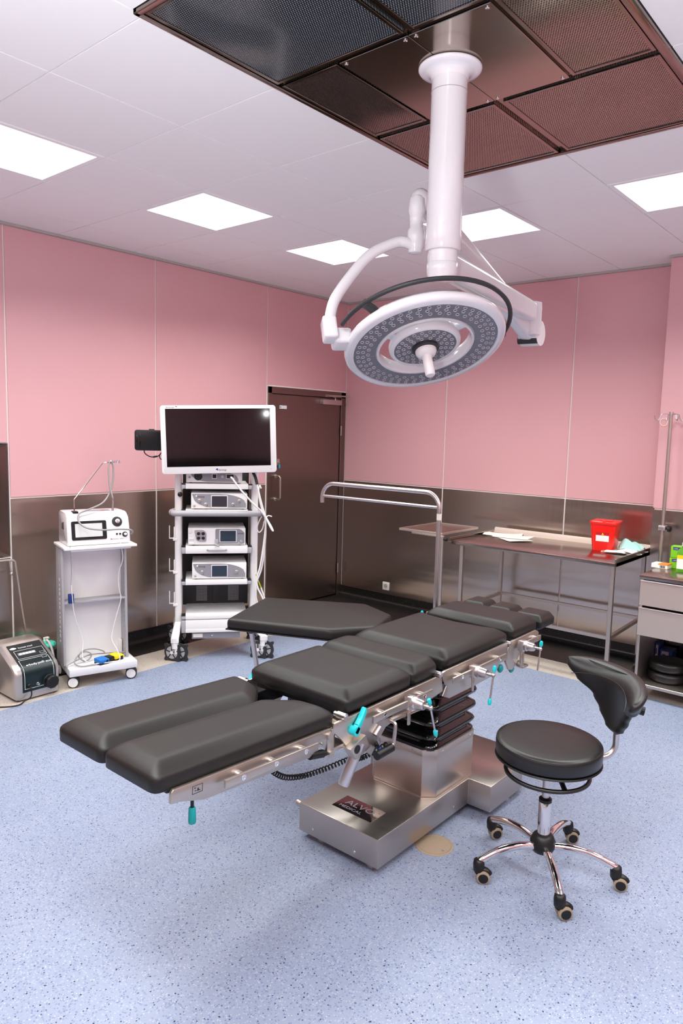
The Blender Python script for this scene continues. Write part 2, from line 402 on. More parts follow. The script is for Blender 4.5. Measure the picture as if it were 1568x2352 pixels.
# ------------------------------------------------------------------ ceiling: 0.6 m tiles
b = B(); b.box((-.3, YF-.3, H+.012), (XR+.3, .3, H+.14)); ce = struct('ceiling', b, 'white_joint')
GX = [0., .375] + [.975+.6*k for k in range(10)] + [XR]; GY = [YF] + [-6.75+.6*k for k in range(12)] + [0.]
LX0, LX1, LY0, LY1 = 2.775, 4.035, -4.39, -2.50
LIGHTS = [(x, -1.95) for x in (.975, 2.175, 3.375, 4.575, 5.775)] + [(x, y) for x in (.975, 5.775) for y in (-3.15, -4.35)] + [(x, -5.55) for x in (.975, 2.175, 3.375, 4.575, 5.775)]
g = .003
for i in range(len(GX)-1):
    for j in range(len(GY)-1):
        x0, x1, y0, y1 = GX[i]+g, GX[i+1]-g, GY[j]+g, GY[j+1]-g
        if x1-x0 < .02 or y1-y0 < .02: continue
        if any(abs(x0-g-lx) < .01 and abs(y0-g-ly) < .01 for lx, ly in LIGHTS): continue
        mx, my = (x0+x1)/2, (y0+y1)/2
        # clip against the laminar-flow unit
        rects = [(x0, x1, y0, y1)]
        if x1 > LX0 and x0 < LX1 and y1 > LY0 and y0 < LY1:
            rects = []
            if x0 < LX0-.02: rects.append((x0, LX0-g, y0, y1))
            if x1 > LX1+.02: rects.append((LX1+g, x1, y0, y1))
            xa, xb = max(x0, LX0), min(x1, LX1)
            if y0 < LY0-.02: rects.append((xa, xb, y0, LY0-g))
            if y1 > LY1+.02: rects.append((xa, xb, LY1+g, y1))
        for (a, c, d, e2) in rects:
            struct('ceiling_tile', B().box((a, d, H), (c, e2, H+.012)), 'ceiling_white', ce)
NAMES = {(.975, -4.35): 'square LED ceiling panel nearest the left frame edge, above the pink wall', (.975, -3.15): 'square LED ceiling panel second from the left, above the monitor trolley',
         (.975, -1.95): 'square LED ceiling panel crossed by the curved white lamp arm', (2.175, -1.95): 'square LED ceiling panel half hidden behind the white ceiling column',
         (3.375, -1.95): 'square LED ceiling panel cut by the right frame edge'}
lm = None
for (x, y) in LIGHTS:
    t = thing('ceiling_light', NAMES.get((x, y), 'square LED ceiling panel out of view behind or beside the camera'), 'ceiling light', (x+.3, y+.3, H), 0, 'LED panels in the ceiling')
    if lm is None:
        fb = B()
        for lo, hi in (((-.297, -.297, -.003), (.297, -.271, .01)), ((-.297, .271, -.003), (.297, .297, .01)), ((-.297, -.271, -.003), (-.271, .271, .01)), ((.271, -.271, -.003), (.297, .271, .01))): fb.box(lo, hi)
        f = part('frame', fb, 'ceiling_white', t); d = part('diffuser', B().box((-.2705, -.2705, -.001), (.2705, .2705, .008)), 'led_diffuser', t); lm = (f, d)
    else:
        for s_ in lm:
            c = s_.copy(); COL.objects.link(c); c.parent = t
    ld = bpy.data.lights.new('panel_light', 'AREA'); ld.shape = 'SQUARE'; ld.size = .54; ld.energy = PANEL_W; ld.spread = R(PANEL_SPREAD); ld.color = (.965, 1., .96)
    lo_ = bpy.data.objects.new('panel_light', ld); COL.objects.link(lo_); lo_.parent = t; lo_.location = (0, 0, -.006)

# ------------------------------------------------------------------ laminar-flow ceiling unit
cx, cy = (LX0+LX1)/2, (LY0+LY1)/2
lam = thing('laminar_flow_unit', 'dark steel laminar air flow unit set in the ceiling around the lamp column', 'air vent', (cx, cy, H))
b = B(); b.box((LX0, LY0, H+.004), (LX1, LY1, H+.011)); part('backing', b, 'laminar_steel', lam, True)
b = B(); w_ = .022
for lo, hi in (((LX0, LY0), (LX0+w_, LY1)), ((LX1-w_-.012, LY0), (LX1, LY1)), ((LX0, LY0), (LX1, LY0+w_)), ((LX0, LY1-w_), (LX1, LY1))): b.box((*lo, H-.014), (*hi, H+.006), .004)
part('outer_frame', b, 'laminar_steel', lam, True)
for p in ((2.802, -4.365, 3.385, -3.775), (3.415, -4.365, 3.995, -3.775), (2.802, -3.755, 3.078, -3.175), (3.705, -3.755, 3.995, -3.175), (2.802, -3.14, 3.37, -2.53), (3.41, -3.14, 3.995, -2.53)):
    x0, y0, x1, y1 = p
    b = B(); b.box((x0, y0, H-.006), (x1, y1, H+.004)); po = part('perforated_panel', b, 'perforated_steel_open' if y0 < -4 else 'perforated_steel', lam, True)
    b = B(); k = .014
    for lo, hi in (((x0, y0), (x0+k, y1)), ((x1-k, y0), (x1, y1)), ((x0+k, y0), (x1-k, y0+k)), ((x0+k, y1-k), (x1-k, y1))): b.box((*lo, H-.010), (*hi, H-.002), .002, 1)
    part('panel_frame', b, 'laminar_steel', po, True)
for x0, x1 in ((3.088, 3.384), (3.387, 3.69)):
    b = B(); b.box((x0, -3.752, H-.008), (x1, -3.165, H+.004), .0015, 1); co_ = part('cover_panel', b, 'cover_steel', lam, True)
    for bx in (x0+.02, x1-.02):
        for by in (-3.735, -3.18):
            part('bolt', B().turn((bx, by, H-.008), (0, 0, -1), [(.007, 0), (.007, .003), (.004, .005)], 12), 'chrome', co_, True)

# ------------------------------------------------------------------ surgical lamp
PX, PY = 3.386, -3.49
sl = thing('surgical_lamp', 'white surgical LED lamp on a ceiling column with a ring shaped head', 'surgical lamp', (PX, PY, H-.008))
part('ceiling_flange', B().turn((PX, PY, H-.009), (0, 0, -1), [(.110, 0), (.113, .003), (.113, .008), (.108, .013), (.092, .016), (.078, .021), (.070, .030), (.0655, .044)], 48), 'white_enamel', sl, True, sharp=50)
part('column', B().turn((PX, PY, H-.05), (0, 0, -1), [(.0645, 0), (.0645, .53), (.066, .545), (.066, .588), (.063, .592)], 40), 'white_enamel', sl, True, sharp=50)
part('seam', B().turn((PX, PY, 2.956), (0, 0, -1), [(.0652, 0), (.0652, .0025)], 40), 'light_grey', sl, True)
part('lower_column', B().turn((PX, PY, 2.46), (0, 0, -1), [(.0545, 0), (.0545, .10)], 40), 'white_enamel', sl, True)
part('end_cap', B().turn((PX, PY, 2.365), (0, 0, -1), [(.0545, 0), (.0575, .004), (.0575, .035), (.053, .060), (.040, .064)], 40), 'white_enamel', sl, True, sharp=50)
for z, a in ((2.575, -62), (2.50, -62), (2.43, -35)):
    d = Vector((math.cos(R(a)), math.sin(R(a)), 0)); rr = .0645 if z > 2.46 else .0545
    part('screw', B().cyl(Vector((PX, PY, z))+d*(rr-.004), Vector((PX, PY, z))+d*(rr+.0015), .0045, seg=10), 'alu', sl, True)
E1 = Vector((3.315, -2.60, 2.315)); P0 = Vector((PX, PY, 2.365))
def beam(b, p0, p1, w0, h0, w1, h1, rad=.3):
    d = (p1-p0).normalized(); side = d.cross(Vector((0, 0, 1))).normalized(); up = side.cross(d)
    r = lambda p, w, h: [p+side*x+up*y for x, y in rrect(w, h, min(w, h)*rad, 4)]
    b.loft([r(p0, w0, h0), r(p1, w1, h1)])
b = B(); beam(b, P0+(E1-P0).normalized()*.03, E1, .075, .100, .070, .092); part('swivel_arm', b, 'white_enamel', sl, True, sharp=50)
b = B(); d = (E1-P0).normalized(); beam(b, E1-Vector((0, 0, .045))-d*.01, E1-Vector((0, 0, .045))+d*.01, .04, .04, .04, .04)
b.turn(E1+Vector((0, 0, .05)), (0, 0, -1), [(.03, 0), (.044, .004), (.046, .03), (.046, .10), (.042, .112), (.042, .15), (.036, .155)], 28); part('arm_end', b, 'white_enamel', sl, True, sharp=45)
K = Vector((3.30, -2.56, 2.225)); JT = Vector((3.222, -3.385, 2.640))
b = B(); ax = Vector((1, .08, 0)).normalized(); b.cyl(K-ax*.045, K+ax*.045, .058, seg=28); b.cyl(K+Vector((0, 0, 0)), K+Vector((0, 0, .07)), .038); part('knuckle', b, 'white_enamel', sl, True, sharp=45)
part('joint_cover', B().cyl(K-ax*.047+Vector((0, -.035, -.034)), K+ax*.047+Vector((0, -.035, -.034)), .017), 'dark_grey_plastic', sl, True)
b = B(); beam(b, K, JT, .070, .105, .055, .075); part('spring_arm', b, 'white_enamel', sl, True, sharp=50)
b = B(); b.sphere(JT+Vector((0, -.02, -.005)), (.035, .05, .046)); b.turn((3.226, -3.438, 2.645), (0, 0, -1), [(.018, 0), (.029, .012), (.031, .06), (.026, .08), (.026, .12), (.033, .13), (.034, .19), (.028, .20), (.027, .212), (.015, .216)], 24)
part('arm_joint', b, 'white_enamel', sl, True, sharp=45)
yk = [(3.228, -3.446, 2.456), (3.2013, -3.4729, 2.4704), (3.1729, -3.5044, 2.4647), (3.1265, -3.5913, 2.4102), (3.104, -3.6768, 2.3178), (3.1003, -3.7607, 2.2184), (3.1134, -3.8017, 2.1342), (3.1177, -3.8044, 2.108)]
part('yoke', B().tube(yk, .0205, 14, 6), 'white_enamel', sl, True, sharp=60)
LC = Vector((3.3264, -3.4987, 2.0744)); LN = Vector((.391, -.227, -.892)).normalized()
MX = Vector((.215, .302, .022)); MX = (MX-LN*MX.dot(LN)).normalized(); MY = LN.cross(MX)
LM = basis(LC, MX, MY, LN)          # lamp-head frame: z points out of the lens face
bk = Vector((3.1177, -3.8044, 2.104))
m = LM.copy(); m.translation = bk
b = B(); b.box((-.026, -.030, -.048), (.026, .030, .042), .010, 3); b.xf(m); o = part('gimbal_block', b, 'white_enamel', sl, True, sharp=50)
lb = B(); lb.box((-.012, -.0308, -.035), (.016, -.0300, .030)); lb.xf(m); part('label_plate', lb, 'paper', o, True)
lb = B()
for k in range(9): lb.box((-.006, -.0312, -.028+k*.006), (.004+.003*(k % 3), -.0306, -.0255+k*.006))
lb.xf(m); part('barcode', lb, 'black_plastic', o, True)
hubp = LC - MX*.305 - LN*.020
b = B(); b.cyl(bk, hubp+MX*.0, .0185); part('gimbal_shaft', b, 'white_enamel', sl, True)
b = B(); m2 = LM.copy(); m2.translation = hubp; b.box((-.050, -.036, -.032), (.020, .036, .030), .012, 3); b.xf(m2); part('head_bracket', b, 'white_enamel', sl, True, sharp=50)
# ring body
def rings(prof, seg=72): return [[LM @ Vector((r*math.cos(2*math.pi*i/seg), r*math.sin(2*math.pi*i/seg), z)) for i in range(seg)] for r, z in prof]
b = B(); b.loft(rings([(.172, -.012), (.178, -.032), (.22, -.040), (.285, -.030), (.303, -.012), (.305, .0), (.302, .010), (.292, .016), (.272, .0165), (.270, .008), (.186, .008), (.184, .016), (.176, .016), (.172, .004), (.172, -.012)]), cap=False)
part('lamp_ring', b, 'white_enamel', sl, True, sharp=50)
b = B(); b.loft(rings([(.1885, .0085), (.1885, .012), (.2695, .012), (.2695, .0085), (.1885, .0085)]), cap=False); lensr = part('ring_lens', b, 'lens_grey', sl, True)
b = B(); b.loft(rings([(.03, -.045), (.10, -.045), (.128, -.030), (.136, -.010), (.135, .006), (.128, .014), (.118, .0145), (.117, .008), (.03, .008)]), cap=True); part('lamp_core', b, 'white_enamel', sl, True, sharp=50)
b = B(); b.loft(rings([(.046, .0085), (.046, .012), (.1165, .012), (.1165, .0085), (.046, .0085)], 60), cap=False); part('core_lens', b, 'lens_grey', sl, True)
b = B(); b.loft(rings([(.030, .008), (.050, .010), (.050, .022), (.042, .026), (.030, .026)], 40)); part('handle_collar', b, 'dark_grey_plastic', sl, True)
for a in (165, 285, 45):
    b = B(); q = Matrix.Rotation(R(a), 4, 'Z'); b.box((.125, -.018, -.035), (.178, .018, -.006), .005); b.xf(LM @ q); part('spoke', b, 'white_enamel', sl, True)
b = B(); b.loft(rings([(.028, .018), (.040, .024), (.040, .034), (.034, .046), (.020, .052), (.0185, .058), (.0185, .128), (.015, .133), (.004, .134)], 32)); part('sterile_handle', b, 'white_plastic', sl, True, sharp=45)
# LED lenses: three rows on the ring, two on the core
lens = None
pos = []
for r_, n_ in ((.2555, 48), (.2365, 44), (.2165, 40)): pos += [(r_, 2*math.pi*(i+.5*(n_ % 3))/n_) for i in range(n_) if (i*10//n_) % 1 == 0]
pos2 = []
for r_, n_ in ((.103, 22), (.082, 17), (.063, 12)): pos2 += [(r_, 2*math.pi*i/n_) for i in range(n_)]
lb = B(); lb.turn((0, 0, .0118), (0, 0, 1), [(.0078, 0), (.0078, .0026), (.0066, .0036), (.0060, .0028), (.0045, .0006), (.002, .0002)], 10); lens_me = finish(lb.bm, 'led_lens', 'lens_white', 40)
lb = B(); lb.turn((0, 0, .0118), (0, 0, 1), [(.0042, 0), (.0042, .0012)], 8); dot_me = finish(lb.bm, 'led_chip', 'dark_grey_plastic')
LMI = MW[sl].inverted() @ LM
for r_, a in pos+pos2:
    for nm, me in (('led_lens', lens_me), ('led_chip', dot_me)):
        if nm == 'led_chip' and len(pos) < 0: continue
        o = bpy.data.objects.new(nm, me); COL.objects.link(o); o.parent = sl; o.matrix_local = LMI @ Matrix.Translation((r_*math.cos(a), r_*math.sin(a), 0))
for k in range(10):
    a = 2*math.pi*(k+.5)/10; q = Matrix.Rotation(a, 4, 'Z'); t_ = B(); t_.box((.189, -.0008, .0118), (.269, .0008, .0126)); part('lens_seam', t_.xf(LM @ q), 'grey_plastic', lensr, True)
# black rail behind the ring
hc = LC - LN*.046
pts = [hc + (MX*math.cos(R(a)) + MY*math.sin(R(a)))*.330 for a in range(-50, 172, 5)]
part('hand_rail', B().tube(pts, .0085, 10), 'dark_grey_plastic', sl, True, sharp=60)
for a in (2, 146):
    q = (MX*math.cos(R(a)) + MY*math.sin(R(a))); b = B(); b.tube([hc+q*.330, hc+q*.290+LN*.005, LC+q*.262-LN*.028], .017, 10); part('rail_bracket', b, 'dark_grey_plastic', sl, True)

# ------------------------------------------------------------------ door in the left wall
dr = struct('door_1', B().box((-.12, -1.117, .0), (-.035, -.002, 2.134)), 'dark_metal')
b = B(); b.box((-.045, -1.066, .012), (-.006, -.080, 2.068), .002, 1); struct('door_leaf', b, 'door_steel', dr)
b = B(); b.box((-.12, -1.117, 0), (.004, -1.071, 2.134), .002, 1); b.box((-.12, -.075, 0), (.004, -.004, 2.134), .002, 1); b.box((-.12, -1.117, 2.073), (.004, -.004, 2.134), .002, 1); struct('door_frame', b, 'door_steel', dr)
struct('door_trim', B().box((-.01, -1.117, 2.135), (.003, -.004, 2.146)), 'white_joint', dr)
b = B(); b.tube([(.0, -1.005, 1.298), (.05, -1.005, 1.298), (.062, -1.005, 1.286), (.062, -1.005, 1.09), (.05, -1.005, 1.078), (.0, -1.005, 1.078)], .0105, 12); b.cyl((-.006, -1.005, 1.298), (.003, -1.005, 1.298), .02); b.cyl((-.006, -1.005, 1.078), (.003, -1.005, 1.078), .02)
struct('door_handle', b, 'satin_steel', dr)
for z in (1.74, .29): struct('hinge', B().cyl((.008, -.074, z-.05), (.008, -.074, z+.05), .008, seg=12), 'satin_steel', dr)
b = B(); b.box((-.006, -.40, 2.0), (.045, -.11, 2.05), .003); struct('door_closer', b, 'alu', dr)
b = B(); b.tube([(.03, -.20, 2.05), (.03, -.20, 2.075), (.05, -.29, 2.085)], .006, 8); b.tube([(.03, -.30, 2.085), (.12, -.075, 2.088)], .006, 8); b.tube([(.12, -.075, 2.092), (.012, -.25, 2.094)], .005, 8); b.box((.004, -.32, 2.075), (.018, -.26, 2.1)); struct('closer_arm', b, 'satin_steel', dr)
b = B(); b.box((-.006, -.962, 1.934), (-.0045, -.866, 1.966)); s_ = struct('door_sign', b, 'white_plastic', dr)
b = B(); b.box((-.0045, -.955, 1.942), (-.004, -.943, 1.958)); struct('sign_mark', b, 'sign_cyan', s_)
kt = thing('key_tag', 'small cyan key tag hanging from the door lock beside the monitor', 'key', (.01, -.966, 1.39))
part('tag', B().box((-.004, -.008, -.02), (.004, .008, .018), .003), 'sign_cyan', kt); part('key', B().tube([(0, 0, .015), (.004, 0, .03), (-.012, 0, .04)], .002, 6), 'alu', kt)
b = B(); b.box((-.006, -.99, 1.40), (.0, -.955, 1.46), .002); b.cyl((0, -.97, 1.43), (.008, -.97, 1.43), .009); struct('door_lock', b, 'satin_steel', dr)

# ------------------------------------------------------------------ wall socket, floor drain
st = thing('wall_socket', 'white single power socket low on the dark steel back wall', 'socket', (.602, 0, .18))
part('plate', B().box((-.041, -.009, -.041), (.041, 0, .041), .004), 'white_plastic', st)
part('socket_insert', B().turn((0, -.009, 0), (0, -1, 0), [(.024, 0), (.022, -.003), (.021, .0005)], 24), 'cream_plastic', st)
for x in (-.009, .009): part('socket_hole', B().cyl((x, -.008, -.002), (x, -.0105, -.002), .0035, seg=8), 'black_plastic', st)
part('earth_pin', B().cyl((0, -.009, .011), (0, -.016, .011), .0025, seg=8), 'alu', st)
dn = thing('floor_drain', 'round beige floor access cover beside the operating table base', 'drain cover', (3.350, -3.318, 0))
part('rim', B().turn((0, 0, 0), (0, 0, 1), [(.082, 0), (.082, .001), (.078, .0025), (.072, .0025), (.070, .0012)], 40), 'drain_beige', dn)
part('cover', B().turn((0, 0, 0), (0, 0, 1), [(.0695, 0), (.0695, .002), (.064, .003), (.01, .003)], 40), 'drain_beige', dn)
part('screw', B().cyl((.052, -.014, .002), (.052, -.014, .0042), .006, seg=12), 'alu', dn)

# ------------------------------------------------------------------ operating table (long axis along y)
TX = 3.075
ot = thing('operating_table', 'black padded operating table with steel side rails and a brushed steel T shaped base', 'operating table', (TX, -3.3, 0))
# base
bs = B()
bs.prism([(2.882, -3.662), (3.308, -3.662), (3.308, -2.975), (3.425, -2.975), (3.425, -2.66), (3.36, -2.52), (2.80, -2.52), (2.735, -2.66), (2.735, -2.975), (2.882, -2.975)], 'z', .032, .157, .004)
base = part('base', bs, 'brushed_steel', ot, True)
for x, y in ((2.98, -3.61), (3.245, -3.61), (3.385, -2.76), (2.78, -2.76)):
    part('foot', B().turn((x, y, 0), (0, 0, 1), [(.026, 0), (.028, .006), (.028, .016), (.016, .02), (.016, .034)], 20), 'alu', ot, True)
for x in (2.965, 3.19): part('base_screw', B().turn((x, -3.662, .066 if x < 3 else .058), (0, -1, 0), [(.006, 0), (.0055, .002), (.002, .003)], 10), 'chrome', base, True)
for y in (-3.10,): part('base_screw', B().turn((3.308, y, .07), (1, 0, 0), [(.006, 0), (.0055, .002), (.002, .003)], 10), 'chrome', base, True)
b = B(); b.cyl((2.905, -3.632, .122), (2.838, -3.622, .124), .0135); b.cyl((2.838, -3.622, .124), (2.834, -3.6215, .124), .012); part('brake_pedal', b, 'satin_steel', ot, True)
npb = B(); npb.box((2.998, -3.584, .1568), (3.208, -3.479, .1578)); npl = part('name_plate', npb, 'mirror_steel', ot, True, label='mirror finish name plate with matt lettering')
for s_, sz, ox, oy in (('ALVO', .058, 3.028, -3.535), ('MEDICAL', .0285, 3.020, -3.566)):
    tb = text_bm(s_, sz); tb.xf(Matrix.Translation((ox, oy, .1581)) @ Matrix.Diagonal((1.0, .85, 1, 1))); part('lettering', tb, 'grey_plastic', npl, True)
tb = B(); tb.torus((3.192, -3.502, .1581), (0, 0, 1), .0045, .0006, 16, 6); tb.xf(Matrix()); part('lettering', tb, 'grey_plastic', npl, True)
# column
colp = [(2.945, -3.235), (2.985, -3.275), (3.245, -3.275), (3.293, -3.230), (3.293, -2.925), (3.255, -2.885), (2.985, -2.885), (2.945, -2.925)]
cb = B(); cb.prism(colp, 'z', .155, .352, .002); colm = part('column_cover', cb, 'brushed_steel', ot, True)
cb = B(); cb.prism(inset(colp, -.0025), 'z', .345, .376, .0015); part('column_rim', cb, 'satin_steel', ot, True)
for x in (3.01, 3.19): part('rim_screw', B().turn((x, -3.2775, .362), (0, -1, 0), [(.005, 0), (.004, .002)], 8), 'chrome', colm, True)
for y in (-3.19, -2.96): part('rim_screw', B().turn((3.2955, y, .362), (1, 0, 0), [(.005, 0), (.004, .002)], 8), 'chrome', colm, True)
cb = B(); cb.prism(inset(colp, -.0015), 'z', .156, .164); part('column_foot', cb, 'satin_steel', ot, True)
b = B(); mid = (3.119, -3.080)
def brect(s_, z, r_): return [Vector((x, y, z)) for x, y in rrect(.350*s_, .392*s_, r_, 6, mid[0], mid[1])]
rg = []
for s_, z, r_ in ((.93, .366, .06), (.985, .372, .06), (.985, .386, .06), (.93, .394, .06), (.90, .402, .07), (.93, .412, .06), (.985, .420, .06), (1.0, .428, .05), (.985, .438, .06), (.90, .452, .07), (.86, .462, .07), (.90, .472, .07),
                  (1.00, .486, .05), (1.015, .495, .05), (1.0, .505, .05), (.90, .522, .07), (.86, .532, .07), (.90, .542, .07), (1.0, .556, .05), (1.02, .566, .05), (1.0, .576, .05), (.92, .592, .07), (.90, .61, .07), (.92, .66, .07)):
    rg.append(brect(s_, z, r_))
b.loft(rg); part('bellows', b, 'gloss_black_rubber', ot, True, sharp=70)
# cushions
def cushion(poly, z0, z1, edge=.030, soft=.042, rad=.03):
    b = B(); h = z1-z0
    lay = [(.008, 0.), (.0, .006), (-.0015, h*.48), (.0, h*.58), (.005, h*.67), (soft*.55, h*.86), (soft*.88, h*.965), (soft+.004, h*.993), (soft+.025, h), (soft+.029, h)]
    b.loft([[Vector((x, y, z0+dz)) for x, y in roundpoly(inset(poly, d), rad if isinstance(rad, list) else max(.010, rad-.35*d), 4)] for d, dz in lay]); return b
x0, x1 = 2.822, 3.330
part('seat_cushion', cushion([(x0, -3.905), (x1, -3.905), (x1, -3.500), (x0, -3.500)], .744, .820), 'black_upholstery', ot, True, sharp=60)
part('seat_cushion', cushion([(x0, -3.497), (x1, -3.497), (x1, -3.318), (3.27, -3.285), (2.88, -3.285), (x0, -3.318)], .744, .820, soft=.030), 'black_upholstery', ot, True, sharp=60)
n_ = 10; far = [(x1-(x1-x0-.09)*k/n_-.045, -2.702-.05*math.sin(math.pi*k/n_)) for k in range(n_+1)]
part('back_cushion', cushion([(x0, -3.262), (x1, -3.262), (x1, -2.702), (x1-.11, -2.732), (TX, -2.748), (x0+.11, -2.732), (x0, -2.702)], .744, .826, rad=[.035, .035, .02, .01, .01, .01, .02]), 'black_upholstery', ot, True, sharp=60)
part('shoulder_cushion', cushion([(x0, -2.652), (x1, -2.652), (x1, -2.375), (x1-.10, -2.350), (x0+.10, -2.350), (x0, -2.375)], .748, .828), 'black_upholstery', ot, True, sharp=60)
for a, c, dz in ((2.852, 2.998, 0), (3.006, 3.158, -.004), (3.166, 3.336, -.008)):
    part('headrest_pad', cushion([(a, -2.345), (c, -2.345), (c, -2.175), (a, -2.165)], .752+dz, .822+dz, soft=.026, rad=.02), 'black_upholstery', ot, True, sharp=60)
LEG = Matrix.Translation((0, -3.965, .720)) @ Matrix.Rotation(R(-2.5), 4, 'X') @ Matrix.Translation((0, 3.965, -.720))
b = cushion([(3.079, -4.715), (3.333, -4.715), (3.333, -3.972), (3.190, -3.990), (3.079, -4.105)], .722, .800, soft=.046); b.xf(LEG); part('leg_cushion', b, 'black_upholstery', ot, True, sharp=60)
b = cushion([(2.819, -4.715), (3.073, -4.715), (3.073, -4.105), (2.962, -3.990), (2.819, -3.972)], .722, .800, soft=.046); b.xf(LEG); part('leg_cushion', b, 'black_upholstery', ot, True, sharp=60)
# under-plates
for y0_, y1_, z in ((-3.89, -3.33, .734), (-3.25, -2.73, .734), (-2.63, -2.38, .738), (-2.34, -2.18, .742)):
    part('support_plate', B().box((2.85, y0_, z-.012), (3.31, y1_, z+.0105), .003), 'dark_metal', ot, True)
for a, c in ((2.845, 3.06), (3.095, 3.315)):
    b = B(); b.box((a, -4.66, .706), (c, -4.03, .7215), .003); b.xf(LEG); part('support_plate', b, 'dark_metal', ot, True)
# side plates both sides (mirrored in x about TX)
def mirror(b):
    b.bm.transform(Matrix.Translation((2*TX, 0, 0)) @ Matrix.Diagonal((-1, 1, 1, 1))); return b
seat_poly = [(-3.99, .742), (-3.35, .746), (-3.305, .735), (-3.295, .672), (-3.385, .662), (-3.50, .655), (-3.62, .650), (-3.69, .638), (-3.715, .615), (-3.775, .555), (-3.80, .578), (-3.915, .632), (-3.945, .668), (-3.995, .715)]
back_poly = [(-3.315, .752), (-3.285, .758), (-2.735, .762), (-2.728, .676), (-2.80, .676), (-2.85, .632), (-3.03, .628), (-3.245, .628), (-3.30, .652), (-3.27, .69)]
head_poly = [(-2.705, .757), (-2.42, .760), (-2.39, .745), (-2.39, .715), (-2.58, .700), (-2.63, .625), (-2.66, .610), (-2.70, .618), (-2.735, .665), (-2.73, .715)]
leg_poly = [(-4.668, .722), (-4.66, .730), (-4.01, .730), (-4.0, .700), (-4.075, .693), (-4.085, .668), (-4.11, .655), (-4.55, .664), (-4.64, .688), (-4.668, .690)]
for nm, poly, tl in (('seat_side_plate', seat_poly, 0), ('back_side_plate', back_poly, 0), ('head_side_plate', head_poly, 0), ('leg_side_plate', leg_poly, 1)):
    for mir in (0, 1):
        b = B(); b.prism(poly, 'x', 3.334, 3.346, .0025)
        if nm == 'back_side_plate': b.xf(Matrix.Translation((.003, 0, 0)))
        if tl: b.xf(LEG)
        part(nm, mirror(b) if mir else b, 'satin_steel', ot, True)
# accessory rails with spacers and screws
for ya, yb, z, n_s, tl in ((-4.50, -4.10, .7135, 3, 1), (-3.805, -3.415, .708, 2, 0), (-3.258, -2.792, .714, 2, 0), (-2.60, -2.424, .729, 1, 0)):
    for mir in (0, 1):
        b = B(); b.box((3.366, ya, z-.0135), (3.376, yb, z+.0135), .0025)
        if tl: b.xf(LEG @ Matrix.Translation((0, 0, -.012)))
        rl = part('side_rail', mirror(b) if mir else b, 'satin_steel', ot, True)
        for k in range(n_s):
            yy = ya+.07+(yb-ya-.13)*(k/max(1, n_s-1)) if n_s > 1 else yb-.04
            for nm, lo, hi, mt in (('spacer', 3.343, 3.367, 'alu'), ('rail_screw', 3.3755, 3.3772, 'chrome')):
                b = B()
                if nm == 'spacer': b.cyl((lo, yy, z+.001), (hi, yy, z+.001), .0125, seg=16)
                else: b.turn((3.3757, yy, z), (1, 0, 0), [(.009, 0), (.009, .001), (.0045, .0014), (.004, .0004), (.001, .0003)], 14)
                if tl: b.xf(LEG @ Matrix.Translation((0, 0, -.012)))
                if mir and nm == 'rail_screw': b.bm.free(); continue
                part(nm, mirror(b) if mir else b, mt, rl, True)
# pictogram stickers on the plates
def sticker(y, z, w, h, tilt=0, tl=0):
    b = B()
    for lo, hi in (((-w, -h), (w, -h+.0012)), ((-w, h-.0012), (w, h)), ((-w, -h), (-w+.0012, h)), ((w-.0012, -h), (w, h)), ((-w*.1, -h*.5), (w*.55, -h*.3)), ((-w*.6, h*.25), (-w*.4, h*.55)), ((0, -h*.35), (w*.25, h*.2)), ((-w*.5, -h*.4), (-w*.25, -h*.2))):
        b.box((.0, lo[0], lo[1]), (.0006, hi[0], hi[1]))
    b.xf(Matrix.Translation((3.3462, y, z)) @ Matrix.Rotation(R(tilt), 4, 'X'))
    if tl: b.xf(LEG)
    part('pictogram', b, 'dark_grey_plastic', ot, True)
sticker(-4.578, .706, .018, .012, 0, 1); sticker(-3.835, .625, .012, .018, 10); sticker(-3.665, .673, .011, .006); sticker(-3.115, .655, .008, .013)
# hinges
for (y, z) in ((-3.935, .752), (-3.325, .752), (-2.715, .752)):
    for mir in (0, 1):
        b = B(); b.cyl((3.315, y, z), (3.352, y, z), .0125, seg=16); b.cyl((3.352, y, z), (3.356, y, z), .008, seg=12); b.cyl((3.30, y, z), (3.315, y, z), .009, seg=12)
        part('hinge', mirror(b) if mir else b, 'alu', ot, True)
